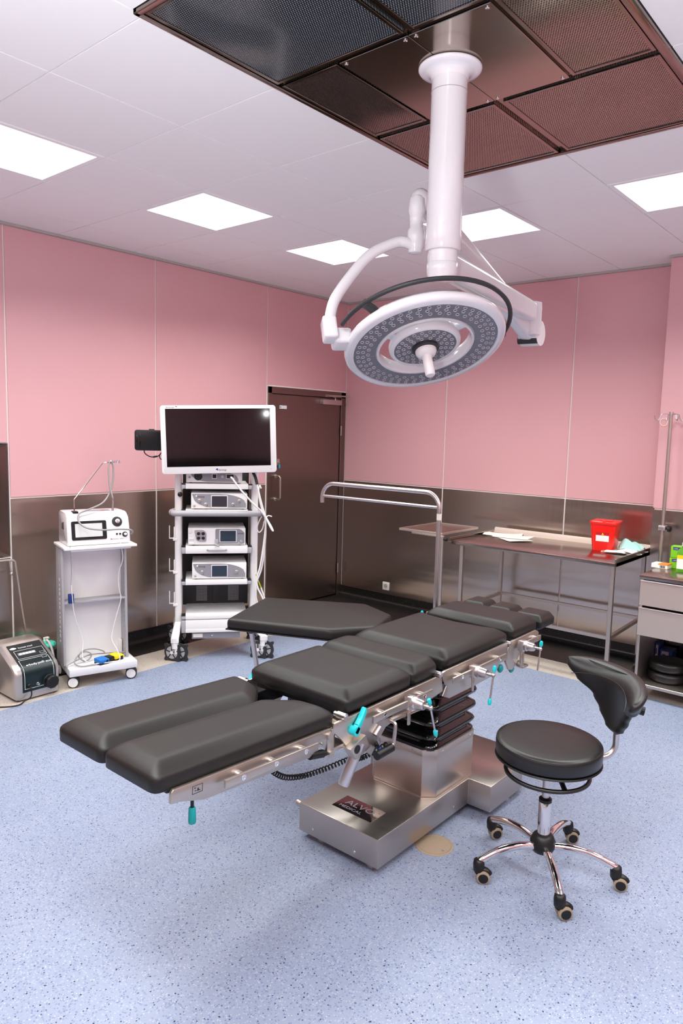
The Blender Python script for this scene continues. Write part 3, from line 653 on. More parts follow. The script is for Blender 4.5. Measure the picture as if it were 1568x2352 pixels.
# knee joint blocks
for mir in (0, 1):
    b = B(); b.prism(roundpoly([(-4.00, .705), (-3.92, .705), (-3.92, .725), (-4.00, .725)], .006), 'x', 3.27, 3.345, .002); b.cyl((3.30, -3.965, .640), (3.30, -3.965, .715), .022, seg=20); b.box((3.27, -3.985, .636), (3.34, -3.91, .652), .003)
    part('knee_joint', mirror(b) if mir else b, 'satin_steel', ot, True)
    b = B(); b.turn((3.305, -3.965, .725), (0, 0, 1), [(.026, 0), (.026, .006), (.022, .009)], 20); part('knee_cap', mirror(b) if mir else b, 'rim_tan', ot, True)
    b = B(); b.cyl((3.322, -4.012, .708), (3.352, -4.012, .708), .014, seg=16); b.prism(roundpoly([(-4.022, .715), (-3.995, .715), (-3.985, .665), (-3.985, .630), (-4.02, .630), (-4.02, .668)], .006), 'x', 3.325, 3.343, .002); b.cyl((3.32, -4.005, .640), (3.352, -4.005, .640), .013, seg=16); part('knee_link', mirror(b) if mir else b, 'satin_steel', ot, True)
    b = B(); b.cyl((3.335, -4.10, .662), (3.335, -4.035, .648), .014, seg=16); b.cyl((3.335, -4.035, .648), (3.335, -4.01, .643), .010, seg=14); part('gas_spring', mirror(b) if mir else b, 'black_plastic', ot, True)
    # teal locking lever
    b = B(); b.cyl((3.345, -3.895, .692), (3.372, -3.895, .692), .017, seg=20)
    b.prism(roundpoly([(-3.912, .690), (-3.890, .676), (-3.868, .705), (-3.838, .752), (-3.846, .768), (-3.868, .735), (-3.895, .708)], .008), 'x', 3.350, 3.372, .004); part('locking_lever', mirror(b) if mir else b, 'teal', ot, True, label='teal locking lever')
# knee release pin of the leg section
b = B(); b.cyl((3.335, -4.588, .700), (3.335, -4.588, .668), .005, seg=10); part('release_pin', b, 'black_plastic', ot, True)
part('release_knob', B().turn((3.335, -4.588, .678), (0, 0, -1), [(.008, 0), (.010, .003), (.0115, .04), (.0105, .047), (.006, .048)], 18), 'teal_dark', ot, True, label='teal release knob')
# rods, crank, slanting actuator tube
b = B(); b.cyl((3.36, -3.685, .667), (3.36, -3.42, .655), .0095, seg=14); part('crank_rod', b, 'satin_steel', ot, True)
b = B(); b.tube([(3.362, -3.685, .667), (3.385, -3.688, .664), (3.390, -3.69, .650), (3.392, -3.700, .600), (3.392, -3.706, .588), (3.392, -3.72, .580)], .0068, 10, 4); part('crank', b, 'alu', ot, True, sharp=60)
part('crank_grip', B().cyl((3.392, -3.712, .5795), (3.392, -3.805, .578), .0155, seg=20), 'black_plastic', ot, True)
b = B(); b.turn((3.360, -3.862, .640), Vector((-.02, -.070, -.150)), [(.0205, 0), (.0205, .155), (.018, .160)], 24); part('actuator_tube', b, 'alu', ot, True)
b = B(); b.prism([(-3.935, .640), (-3.85, .668), (-3.822, .612), (-3.90, .590)], 'x', 3.338, 3.376, .003); part('actuator_clamp', b, 'satin_steel', ot, True)
part('clamp_bore', B().cyl((3.3755, -3.898, .630), (3.378, -3.898, .630), .0155, seg=18), 'black_plastic', ot, True)
b = B(); b.cyl((3.352, -3.765, .632), (3.352, -3.735, .655), .009, seg=12); part('stud', b, 'alu', ot, True)
b = B(); b.cyl((3.30, -3.72, .605), (3.36, -3.76, .590), .009, seg=12); b.tube([(3.36, -3.76, .590), (3.365, -3.79, .578)], .0025, 6); part('plug', b, 'black_plastic', ot, True)
b = B(); b.sphere((3.362, -3.745, .575), .0085, 12, 8); b.tube([(3.35, -3.73, .61), (3.362, -3.745, .578)], .0012, 6); part('dust_cap', b, 'navy', ot, True)
# clamps on the right rail
def clamp(y, z, top, bot, caps):
    k = part('rail_clamp', (lambda b: (b.box((3.358, y-.02, z-.024), (3.392, y+.02, z+.030), .006), b.turn((3.388, y, z+.006), (1, 0, 0), [(.024, 0), (.026, .004), (.026, .014), (.022, .018), (.021, .036), (.017, .050), (.012, .052)], 24), b.cyl((3.435, y, z+.006), (3.468, y, z+.006), .0062, seg=12), b.sphere((3.468, y, z+.006), .0095, 12, 8), b)[-1])(B()), 'alu', ot, True)
    p, q = Vector((3.468, y+top[0], z+top[1])), Vector((3.468, y+bot[0], z+bot[1]))
    part('toggle_bar', B().cyl(p, q, .0042, seg=10), 'alu', k, True)
    d = (p-q).normalized()
    for c, s_ in ((p, 1), (q, -1))[:caps]:
        part('toggle_cap', B().turn(c-d*s_*.006, d*s_, [(.0055, 0), (.008, .005), (.0085, .018), (.0065, .026), (.003, .028)], 14), 'teal', k, True)
    b = B(); b.tube([(3.375, y-.008, z-.02), (3.378, y-.008, z-.036)], .008, 10); b.box((3.372, y-.015, z-.085), (3.380, y-.001, z-.036), .002); part('clamp_tongue', b, 'satin_steel', k, True)
clamp(-3.575, .708, (-.008, .026), (.038, -.098), 2); clamp(-3.092, .714, (.006, .025), (-.018, -.098), 2); clamp(-2.632, .729, (.004, .022), (-.018, -.095), 1)
b = B(); b.cyl((3.34, -2.60, .625), (3.362, -2.60, .625), .018, seg=18); b.box((3.34, -2.585, .60), (3.35, -2.55, .69), .003); b.box((3.34, -2.585, .60), (3.365, -2.53, .612), .003); part('head_joint', b, 'satin_steel', ot, True)
for y, z in ((-2.655, .612), (-2.77, .640)): part('release_lever', B().sphere((3.335, y, z), (.012, .022, .020), 14, 8), 'teal_dark', ot, True)
part('head_knob', B().sphere((3.23, -2.25, .635), (.05, .055, .045), 24, 14), 'black_leather', ot, True)
b = B(); b.tube([(3.23, -2.25, .66), (3.23, -2.26, .735)], .012, 10); part('knob_post', b, 'satin_steel', ot, True)
# seat carrier (dark channel) bridging seat and legs
b = B(); b.box((2.90, -3.975, .672), (3.25, -3.88, .678)); b.box((2.90, -3.975, .672), (2.908, -3.80, .722)); b.box((2.90, -3.975, .672), (3.25, -3.967, .700)); b.box((3.06, -3.975, .672), (3.066, -3.80, .722)); part('seat_carrier', b, 'dark_metal', ot, True)
b = B(); b.box((2.93, -3.80, .60), (3.27, -2.80, .722), .01); part('top_frame', b, 'dark_metal', ot, True)
# coiled handset cable hanging below the seat
pa = [Vector(p) for p in ((3.04, -3.28, .33), (3.075, -3.55, .345), (3.08, -3.72, .385), (3.10, -3.90, .43), (3.14, -4.05, .508), (3.15, -4.13, .60), (3.14, -4.15, .69))]
pa = [Vector(p) for p in ((3.05, -3.272, .34), (3.035, -3.42, .325), (3.015, -3.50, .335), (2.985, -3.62, .325), (2.965, -3.74, .330), (2.970, -3.86, .375), (2.98, -3.95, .46), (2.98, -3.99, .58), (2.98, -4.02, .70))]
cl_ = spline(pa, 40); hel = []; x = None
for i, p in enumerate(cl_):
    d = (cl_[min(i+1, len(cl_)-1)]-cl_[max(i-1, 0)]).normalized()
    if x is None: x, _ = frame(d)
    x = (x-d*x.dot(d)).normalized(); y = d.cross(x); hel.append((p, x.copy(), y))
hp = []
for i in range(len(hel)-1):
    for k in range(3):
        t = k/3; p = hel[i][0].lerp(hel[i+1][0], t); a = (i+t)*2*math.pi/5.2; hp.append(p+hel[i][1]*.0095*math.cos(a)+hel[i][2]*.0095*math.sin(a))
part('coiled_cable', B().tube(hp, .0032, 6), 'black_plastic', ot, True, sharp=80)

# ------------------------------------------------------------------ hand-surgery side table hooked to the far rail
ht = thing('arm_table', 'black padded hexagonal arm table beside the far side of the operating table', 'arm table', (2.33, -3.06, 0))
hexa = [(2.161, -3.455), (1.952, -2.986), (2.452, -2.690), (2.700, -2.785), (2.790, -3.027), (2.668, -3.236)]
b = B()
b.loft([[Vector((x, y, z)) for x, y in roundpoly(inset(hexa, d), .012, 3)] for d, z in ((.004, .735), (0, .739), (-.001, .762), (.001, .776), (.006, .783), (.016, .786), (.04, .7865))]); part('pad', b, 'black_upholstery', ht, True, sharp=60)
b = B(); b.prism(inset(hexa, -.006), 'z', .7285, .7350, .002); part('board', b, 'dark_metal', ht, True)
b = B(); b.cyl((2.276, -3.392, .722), (2.335, -3.292, .012), .0125, seg=16); part('support_leg', b, 'alu', ht, True)
part('leg_foot', B().turn((2.336, -3.290, 0), (0, 0, 1), [(.020, 0), (.020, .008), (.013, .022)], 16), 'black_plastic', ht, True)
b = B(); b.box((2.60, -3.10, .70), (2.772, -3.06, .7225), .003); b.box((2.60, -2.98, .70), (2.772, -2.94, .7225), .003); part('rail_bracket', b, 'satin_steel', ht, True)

# ------------------------------------------------------------------ anaesthesia screen frame on the far head rail
sc_ = thing('screen_frame', 'bent steel anaesthesia screen frame rising from the head end of the operating table', 'screen frame', (2.765, -2.47, .70))
b = B(); zt, xl, xr_, yy = 1.418, 1.905, 2.765, -2.465
arc = lambda cx_, cz, a0, a1, r_: [(cx_+r_*math.cos(R(a0+(a1-a0)*k/8)), yy, cz+r_*math.sin(R(a0+(a1-a0)*k/8))) for k in range(9)]
b.tube([(xr_, yy, .70), (xr_, yy, 1.30)] + arc(xr_-.09, zt-.09, 0, 90, .09) + arc(xl+.09, zt-.09, 90, 180, .09) + [(xl, yy, 1.295)], .0125, 14)
part('bent_tube', b, 'alu', sc_, True, sharp=50)
part('cross_bar', B().cyl((xl+.01, yy, 1.338), (xr_-.01, yy, 1.338), .0085, seg=14), 'alu', sc_, True)
part('tube_label', B().cyl((xr_, yy, 1.27), (xr_, yy, 1.305), .0130, seg=16), 'paper', sc_, True)
b = B(); b.box((2.735, -2.515, .705), (2.80, -2.45, .760), .006); part('rail_clamp', b, 'satin_steel', sc_, True)
b = B(); b.turn((2.745, -2.565, .742), (0, 0, 1), [(.004, 0), (.008, .006), (.0085, .022), (.006, .032), (.002, .034)], 14); part('clamp_knob', b, 'teal', sc_, True)
b = B(); b.tube([(2.745, -2.565, .745), (2.75, -2.535, .732), (2.755, -2.50, .73)], .005, 8); part('clamp_screw', b, 'alu', sc_, True)

# ------------------------------------------------------------------ stool
SX, SY = 3.771, -3.182
so = thing('stool', 'black round wheeled stool with a curved backrest and chrome five star base', 'stool', (SX, SY, 0))
b = B(); b.turn((SX, SY, .488), (0, 0, 1), [(.150, 0), (.196, .003), (.203, .010), (.2045, .048), (.2035, .058), (.198, .066), (.180, .069), (.10, .070), (.02, .070)], 56); part('seat', b, 'black_leather', so, True, sharp=60)
part('seat_piping', B().torus((SX, SY, .550), (0, 0, 1), .2010, .0022, 56, 6), 'black_leather', so, True)
b = B(); b.turn((SX, SY, .478), (0, 0, 1), [(.12, 0), (.200, .002), (.206, .007), (.203, .012)], 48); part('seat_pan', b, 'black_plastic', so, True)
part('foot_ring', B().torus((SX, SY, .422), (0, 0, 1), .160, .0085, 56, 10), 'dark_metal', so, True, sharp=60)
for a in (200, 320, 80):
    d = Vector((math.cos(R(a)), math.sin(R(a)), 0)); c = Vector((SX, SY, 0)); b = B(); b.tube([c+d*.150+Vector((0, 0, .422)), c+d*.06+Vector((0, 0, .475))], .010, 8); part('ring_strut', b, 'black_plastic', so, True)
part('gas_lift', B().cyl((SX, SY, .29), (SX, SY, .48), .0140, seg=20), 'alu', so, True)
b = B(); b.turn((SX, SY, .150), (0, 0, 1), [(.0245, 0), (.0245, .155), (.022, .160)], 28); part('column', b, 'chrome', so, True)
b = B(); b.turn((SX, SY, .300), (0, 0, 1), [(.0255, 0), (.0255, .012), (.017, .018)], 24); part('column_collar', b, 'black_plastic', so, True)
b = B(); b.turn((SX, SY, .085), (0, 0, 1), [(.024, 0), (.040, .008), (.050, .030), (.050, .050), (.040, .072), (.029, .082)], 32); part('hub', b, 'black_plastic', so, True, sharp=60)
lmesh = None
ax_w = [32, 46, 25, 40, 52]
for k in range(5):
    a = R(-124.2+72*k); d = Vector((math.cos(a), math.sin(a), 0)); c = Vector((SX, SY, 0)); up = Vector((0, 0, 1))
    b = B(); b.tube([c+d*.035+up*.118, c+d*.11+up*.126, c+d*.19+up*.118, c+d*.255+up*.096, c+d*.283+up*.080], .0155, 14, 5, radii=None); part('leg', b, 'chrome', so, True, sharp=60)
    wp_ = c+d*.278
    b = B(); b.turn(wp_+up*.045, (0, 0, 1), [(.016, 0), (.021, .004), (.0225, .03), (.020, .046), (.008, .052)], 18)
    wd = Vector((math.cos(R(ax_w[k])), math.sin(R(ax_w[k])), 0)); wa = Vector((-wd.y, wd.x, 0))
    wc = wp_+wd*.018+up*.027
    b.tube([wc+(wd*math.cos(t)+up*math.sin(t))*.024 for t in [R(20+q*20) for q in range(8)]], .014, 8)
    cs = part('caster', b, 'black_plastic', so, True, sharp=60)
    for s_ in (-1, 1):
        p = wc+wa*s_*.013
        b = B(); b.turn(p-wa*.009, wa, [(.020, 0), (.0262, .003), (.0262, .015), (.020, .018)], 24); part('wheel', b, 'rim_tan', cs, True)
        b = B(); b.turn(p+wa*s_*.0088, wa*s_, [(.0195, 0), (.018, .002), (.006, .003)], 20); part('wheel_cap', b, 'black_plastic', cs, True)
# backrest: curved saddle shaped pad
def lerp_tab(tab, v):
    for (a, fa), (c, fc_) in zip(tab[:-1], tab[1:]):
        if v <= c:
            t = (v-a)/(c-a); t = t*t*(3-2*t); return fa+(fc_-fa)*t
    return tab[-1][1]
HW = ((0, 4.), (.10, 11.), (.32, 19.), (.52, 26.), (.74, 43.), (.90, 51.), (1., 50.))
TH = ((0, .034), (.45, .040), (.75, .062), (.92, .078), (1., .070))
def back_pt(u, v, k):
    """u -1..1 across, v 0..1 up, k 0 (front) .. 1 (back)"""
    th = R(52) + R(lerp_tab(HW, v))*u
    droop = .035*max(0, -u)**2*max(0, v-.5)*2
    z = .565 + .222*v + .050*k*v**3 - droop
    return Vector((SX+(.268+lerp_tab(TH, v)*k)*math.cos(th), SY+(.268+lerp_tab(TH, v)*k)*math.sin(th), z))
b = B(); nu, nv = 28, 24; rgs = []
def prof(v, u):
    e = max(0., 1-abs(u)**5)**.5; f = (v/.08)**.5 if v < .08 else ((1-v)/.05)**.5 if v > .95 else 1.
    return e*f
for j in range(nv+1):
    v = .002+.996*(j/nv if j < nv-4 else ((nv-4)/nv + (1-(nv-4)/nv)*(1-(1-(j-nv+4)/4)**2))); row = []
    for i in range(nu+1):
        u = -math.cos(math.pi*i/nu); row.append(back_pt(u, v, .5-.5*prof(v, u)))
    for i in range(nu-1, 0, -1):
        u = -math.cos(math.pi*i/nu); row.append(back_pt(u, v, .5+.5*prof(v, u)))
    rgs.append(row)
b.loft(rgs); part('backrest', b, 'black_leather', so, True, sharp=80)
b = B(); b.tube([back_pt(u, .955-.13*u*u, .02) for u in [-.93+.093*q for q in range(21)]], .0016, 6); part('back_seam', b, 'black_leather', so, True)
bb = back_pt(0, .05, .0)
b = B(); cc = Vector((SX, SY, 0)); d = Vector((math.cos(R(52)), math.sin(R(52)), 0))
b.tube([cc+d*.10+Vector((0, 0, .466)), cc+d*.20+Vector((0, 0, .464)), cc+d*.262+Vector((0, 0, .472)), cc+d*.292+Vector((0, 0, .505)), cc+d*.294+Vector((0, 0, .56)), cc+d*.300+Vector((0, 0, .64))], .0125, 12, 5); part('back_tube', b, 'alu', so, True, sharp=60)
b = B(); pk = back_pt(-.62, .60, 1.0); pd = Vector((math.cos(R(20)), math.sin(R(20)), -.2)).normalized(); b.cyl(pk-pd*.02, pk+pd*.030, .017, seg=18); part('back_knob', b, 'black_plastic', so, True)
b = B(); p0_, p1_ = back_pt(0, .12, 1.), back_pt(0, .66, 1.); b.tube([p0_, p0_.lerp(p1_, .5), p1_], .020, 10); part('back_bracket', b, 'black_plastic', so, True)

# ------------------------------------------------------------------ endoscopy tower (local frame: x right, y to the back)
AT = R(51.34); CT = (math.cos(AT), math.sin(AT))
def tl(x, y): return (.785+CT[0]*x-CT[1]*y, -2.317+CT[1]*x+CT[0]*y)
tw = thing('equipment_trolley', 'tall white endoscopy trolley with five shelves standing by the door', 'trolley', (.785, -2.317, 0), AT)
xa, xb = -.300, .214; xm = (xa+xb)/2
for s_, x in ((-1, xa-.026), (1, xb+.026)):
    b = B(); b.prism(rrect(.052, .075, .018, 4, x, .10), 'z', .24, 1.50, 0); b.prism(rrect(.046, .12, .015, 4, x+s_*.004, .33), 'z', .24, 1.48, 0); b.box((x-.006, .13, .26), (x+.006, .28, 1.46)); part('post', b, 'white_plastic', tw, sharp=50)
b = B(); b.box((xa, .375, .33), (xb, .392, 1.45)); b.box((xm-.02, .362, .33), (xm+.02, .376, 1.45)); bp_ = part('back_panel', b, 'dark_grey_plastic', tw)
gb = B()
for gx in (xm-.15, xm+.10):
    for i in range(9):
        for j in range(13): gb.box((gx+i*.0095, .3735, .36+j*.0095), (gx+i*.0095+.006, .3752, .36+j*.0095+.006))
g_ = part('vent_holes', gb, 'light_grey', bp_); g_['kind'] = 'stuff'
def shelf(zt, h, drawer=False):
    b = B(); b.box((xa+.028, .0, zt-h), (xb-.028, .37, zt), .003); s_ = part('shelf', b, 'white_plastic', tw)
    for sx, x in ((1, xa-.002), (-1, xb+.002)):
        b = B(); b.box((min(x, x+sx*.030), -.004, zt-h), (max(x, x+sx*.030), .10, zt-.006), .007); part('shelf_end', b, 'light_grey', s_)
        b = B(); b.box((min(x, x+sx*.030), -.003, zt-.006), (max(x, x+sx*.030), .06, zt+.001), .001); part('end_cap', b, 'black_plastic', s_)
    if drawer:
        b = B(); b.tube([(xm-.07, -.004, zt-h*.48), (xm-.06, -.016, zt-h*.5), (xm+.06, -.016, zt-h*.5), (xm+.07, -.004, zt-h*.48)], .008, 8); part('drawer_handle', b, 'light_grey', s_)
    return s_
shelf(1.328, .038); shelf(1.134, .030); shelf(.862, .055, True); shelf(.605, .036); shelf(.340, .034)
b = B(); b.box((xa+.028, -.002, .205), (xb-.028, .36, .300), .003); b.box((xa+.028, -.003, .205), (xb-.028, .0, .232), .001); dw = part('drawer', b, 'white_plastic', tw)
for x in (xa-.002, xb-.028):
    b = B(); b.box((x, -.004, .202), (x+.030, .08, .300), .007); part('drawer_end', b, 'light_grey', dw)
b = B(); b.box((-.225, .02, .150), (.135, .30, .198), .003); pw = part('power_box', b, 'grey_plastic', tw)
b = B(); b.box((-.215, .0188, .162), (-.145, .0202, .190)); part('rating_label', b, 'paper', pw)
b = B(); b.cyl((-.075, .020, .175), (-.075, .016, .175), .006, seg=12); part('power_screw', b, 'chrome', pw)
# push handle bar round the second shelf
b = B(); b.tube([(xa-.045, .16, 1.112), (xa-.072, .06, 1.112), (xa-.060, .0, 1.112), (xa-.03, -.028, 1.112), (xm-.1, -.030, 1.112), (xm+.1, -.030, 1.112), (xb+.03, -.028, 1.112), (xb+.060, .0, 1.112), (xb+.072, .06, 1.112), (xb+.045, .16, 1.112)], .0225, 14, 5); part('push_handle', b, 'light_grey', tw, sharp=60)
# base legs and casters
for sx, x in ((-1, xa-.026), (1, xb+.026)):
    fo_ = .022 if sx < 0 else .072
    for y_, yw in ((.10, -.035), (.33, .45)):
        b = B(); q = [Vector((x, y_, .275)), Vector((x+sx*.012, y_+(yw-y_)*.45, .215)), Vector((x+sx*fo_, yw, .172)), Vector((x+sx*fo_, yw, .145))]
        rg = []
        for k, p in enumerate(q):
            w_ = (.052, .058, .060, .060)[k]; h_ = (.075, .070, .060, .056)[k]
            rg.append([p+Vector((u, v, (0 if k in (0, 3) else -.25*v*(1 if yw < y_ else -1)))) for u, v in rrect(w_, h_, .018, 4)])
        b.loft(rg); lg = part('base_leg', b, 'white_plastic', tw, sharp=50)
        wx = x+sx*(fo_-.010); wz = .0665
        b = B(); b.cyl((x+sx*fo_, yw, .148), (x+sx*(fo_-.004), yw, .10), .026, seg=16); b.box((wx-.012, yw-.02, .055), (wx+.012, yw+.035, .125), .008); cs = part('caster', b, 'white_plastic', tw)
        for dx in (-.030, .030):
            c = Vector((wx+dx*.9, yw+.012, wz))
            # tyre and square cable-guard bumper, turned a little to the camera
            rot = Matrix.Translation(c) @ Matrix.Rotation(R(62), 4, 'Z') @ Matrix.Rotation(R(0), 4, 'Y')
            b = B(); b.turn((-.011, 0, 0), (1, 0, 0), [(.050, 0), (.0655, .004), (.0665, .011), (.0655, .018), (.050, .022)], 28); b.xf(rot); part('wheel', b, 'dark_grey_plastic', cs, sharp=50)
            b = B(); b.turn((-.0125, 0, 0), (1, 0, 0), [(.047, 0), (.047, .025)], 28); b.xf(rot); part('wheel_disc', b, 'light_grey', cs)
            b = B()
            for k in range(5):
                q_ = Matrix.Rotation(R(72*k), 4, 'X'); t_ = B(); t_.box((-.0145, -.004, .012), (.0145, .004, .050)); t_.xf(q_); b.join(t_.bm)
            for k in range(4):
                q_ = Matrix.Rotation(R(45+90*k), 4, 'X'); t_ = B(); t_.prism(roundpoly([(-.020, .052), (.020, .052), (.008, .086), (-.008, .086)], .006), 'x', -.011, .011); t_.xf(Matrix.Translation((0, 0, 0)) @ q_); b.join(t_.bm)
            b.xf(Matrix.Translation((0, 0, 0))); b.xf(rot); 
            # keep the guard off the floor
            for v in b.bm.verts: v.co.z = max(v.co.z, .001)
            part('cable_guard', b, 'dark_grey_plastic', cs)
            b = B(); b.turn((-.0155, 0, 0), (1, 0, 0), [(.013, 0), (.013, .031)], 16); b.xf(rot); part('hub_cap', b, 'white_plastic', cs)
# side hooks, knob
for z in (.905, .655, .405):
    b = B(); b.box((xa-.060, .09, z), (xa-.05, .115, z+.09), .002); b.box((xa-.064, .06, z), (xa-.058, .15, z+.006), .002); b.box((xa-.064, .06, z-.010), (xa-.03, .066, z+.010), .002); b.box((xa-.064, .14, z-.010), (xa-.03, .146, z+.010), .002); b.box((xa-.090, .10, z-.0), (xa-.03, .106, z+.008)); b.box((xa-.094, .10, z), (xa-.088, .106, z+.10), .001)
    part('side_hook', b, 'white_plastic', tw)
b = B(); b.turn((xa-.012, .075, 1.245), (0, -1, 0), [(.008, 0), (.008, .02), (.017, .022), (.019, .03), (.017, .046), (.010, .050)], 18); part('knob', b, 'black_plastic', tw)
b = B(); b.cyl((xm, .30, 1.40), (xm, .30, 1.66), .028, seg=18); b.box((xm-.05, .10, 1.60), (xm+.05, .31, 1.70), .01); part('monitor_mast', b, 'white_plastic', tw)

# devices on the shelves
DEV = 'endoscopy consoles on the white trolley'
def tloc(x, y, z): p = tl(x, y); return (p[0], p[1], z)
def lens_band(b, w, h, x0_, x1_, y, z0_, curve):
    """grey swoosh field on the console front: bottom-left to top-right lens outline"""
    n = 28; up_, lo_ = [], []
    for i in range(n+1):
        t = i/n; xx = x0_+(x1_-x0_)*t
        q = min(1., t/.40); lo_.append((xx, z0_+h*(.93-.88*max(0., 1-(1-q)**2)**.5))); q = max(0., (t-.50)/.50); up_.append((xx, z0_+h*(.97-.66*(1-max(0., 1-q*q)**.5))))
    poly = lo_+up_[::-1]; b.prism(poly, 'y', y-.0012, y+.0004); return b
def console(name, label, z, x0_, x1_, h, screen, scr_x, dials, brand='Synergy', ring=False, scr_mat='screen_grey'):
    t = thing(name, label, 'console', tloc((x0_+x1_)/2, .02, z), AT, DEV); w_ = x1_-x0_; o = Matrix.Translation((0, 0, 0))
    b = B(); b.box((-w_/2, 0, .006), (w_/2, .32, h), .006); part('case', b, 'white_plastic', t)
    for fx in (-w_/2+.03, w_/2-.03):
        for fy in (.03, .28): part('foot', B().cyl((fx, fy, 0), (fx, fy, .008), .010, seg=10), 'black_plastic', t)
    fp = part('front_field', lens_band(B(), w_, h-.012, -w_/2+.008, w_/2-.010, -.0005, .009, 1), 'grey_plastic', t)
    sw, sh = screen
    b = B(); b.box((scr_x-sw/2-.005, -.0035, h/2-sh/2-.005), (scr_x+sw/2+.005, .001, h/2+sh/2+.005), .002); sf = part('screen_frame', b, 'white_plastic', t)
    b = B(); b.box((scr_x-sw/2, -.0042, h/2-sh/2), (scr_x+sw/2, -.003, h/2+sh/2)); part('screen', b, scr_mat, sf)
    for (dx, dz, r_) in dials:
        b = B(); b.turn((dx, -.0015, dz), (0, -1, 0), [(r_*1.25, 0), (r_*1.25, .002), (r_, .003), (r_, .012), (r_*.5, .013)], 18); dl = part('port', b, 'alu', t); b = B(); b.cyl((dx, -.0135, dz), (dx, -.0150, dz), r_*.6, seg=12); part('port_core', b, 'rim_tan', dl)
    b = B(); b.turn((-w_/2+.024, -.001, .026), (0, -1, 0), [(.009, 0), (.009, .002), (.006, .004)], 16); part('power_button', b, 'light_grey', t)
    if brand:
        tb = text_bm(brand, .017); tb.xf(FRONT((-w_/2+.046, -.0022, h-.032))); part('lettering', tb, 'dark_grey_plastic', fp)
        b = B(); b.prism([(-w_/2+.030, h-.022), (-w_/2+.045, h-.012), (-w_/2+.040, h-.030)], 'y', -.0024, -.0014); part('logo', b, 'white_print', fp)
    return t
console('pump_console', 'grey and white console on the second shelf with one small screen and four round ports', 1.136, -.232, .181, .122, (.112, .080), .0, ((-.145, .066, .011), (-.100, .038, .011), (.100, .040, .009), (.145, .066, .009)))
console('shaver_console', 'white console on the fourth shelf with grey blue screen and two round ports', .607, -.224, .180, .126, (.112, .084), .0, ((-.128, .055, .011), (.126, .055, .011)), scr_mat='screen_blue')
# camera console under the monitor
cc_ = thing('camera_console', 'white console on the top shelf, half hidden below the monitor', 'console', tloc(-.063, .02, 1.330), AT, DEV)
b = B(); b.box((-.205, 0, .006), (.205, .32, .098), .006); part('case', b, 'white_plastic', cc_)
for fx in (-.17, .17):
    for fy in (.03, .28): part('foot', B().cyl((fx, fy, 0), (fx, fy, .008), .010, seg=10), 'black_plastic', cc_)
fp = part('front_field', lens_band(B(), .41, .086, -.18, .175, -.0005, .009, 1), 'grey_plastic', cc_)
part('dial', B().turn((-.118, 0, .052), (0, -1, 0), [(.030, 0), (.030, .004), (.026, .006)], 28), 'black_plastic', cc_)
for k in range(5): part('dial_hole', B().cyl((-.118+.015*math.cos(k*1.257), -.0045, .052+.015*math.sin(k*1.257)), (-.118+.015*math.cos(k*1.257), -.0075, .052+.015*math.sin(k*1.257)), .0065, seg=10), 'dark_grey_plastic', cc_)
for x, w_ in ((0., .028), (.115, .052)):
    b = B(); b.box((x-w_/2-.004, -.003, .036), (x+w_/2+.004, .001, .072), .002); sk = part('socket_frame', b, 'white_plastic', cc_); b = B(); b.box((x-w_/2, -.0038, .040), (x+w_/2, -.002, .068)); part('socket_slot', b, 'black_plastic', sk)
part('port', B().turn((.058, -.001, .052), (0, -1, 0), [(.011, 0), (.011, .002), (.007, .004), (.006, .014)], 16), 'alu', cc_)
part('power_button', B().turn((-.18, -.001, .045), (0, -1, 0), [(.009, 0), (.009, .002), (.006, .004)], 16), 'light_grey', cc_)
# fluid pump with roller head
fpu = thing('fluid_pump', 'white pump console with a four roller head on the third shelf', 'console', tloc(-.042, .02, .864), AT, DEV)
b = B(); b.box((-.212, 0, .006), (.212, .32, .132), .006); part('case', b, 'white_plastic', fpu)
for fx in (-.17, .17):
    for fy in (.03, .28): part('foot', B().cyl((fx, fy, 0), (fx, fy, .008), .010, seg=10), 'black_plastic', fpu)
b = B(); b.prism(roundpoly([(-.012, .012), (.204, .012), (.204, .10), (.17, .126), (-.012, .126)], .012), 'y', -.0016, .0004); ff = part('front_field', b, 'grey_plastic', fpu)
b = B(); b.box((.018, -.0045, .026), (.146, 0, .118), .002); sf = part('screen_frame', b, 'white_plastic', fpu); b = B(); b.box((.024, -.0055, .031), (.140, -.004, .113)); part('screen', b, 'screen_blue', sf)
b = B(); b.prism(roundpoly([(-.168, .118), (-.10, .118), (-.078, .10), (-.078, .03), (-.15, .035)], .016), 'y', -.0045, .0); part('roller_plate', b, 'light_grey', fpu)
hd = part('roller_head', B().turn((-.118, -.0045, .076), (0, -1, 0), [(.036, 0), (.036, .006), (.033, .009)], 30), 'alu', fpu)
for a in (45, 135, 225, 315):
    p = Vector((-.118+.024*math.cos(R(a)), -.012, .076+.024*math.sin(R(a)))); part('roller', B().turn(p, (0, -1, 0), [(.0125, 0), (.0125, .008), (.007, .010)], 16), 'black_plastic', hd)
b = B(); b.box((-.016, -.012, .006), (.010, .0, .050), .005); b.tube([(-.01, -.012, .02), (-.01, -.028, .010), (.015, -.04, .004)], .007, 8); part('latch', b, 'light_grey', fpu)
b = B(); b.box((-.205, -.006, .008), (-.165, 0, .030), .004); b.box((-.208, -.005, .045), (-.17, 0, .060), .003); b.box((-.208, -.005, .095), (-.185, 0, .125), .003); part('tube_guide', b, 'white_plastic', fpu)
tb = text_bm('Synergy', .013); tb.xf(FRONT((.155, -.0022, .088))); part('lettering', tb, 'dark_grey_plastic', ff)
for x, z, r_ in ((.178, .032, .011), (.160, .020, .007)): part('button', B().turn((x, -.0012, z), (0, -1, 0), [(r_, 0), (r_, .002), (r_*.6, .004)], 16), 'light_grey', fpu)

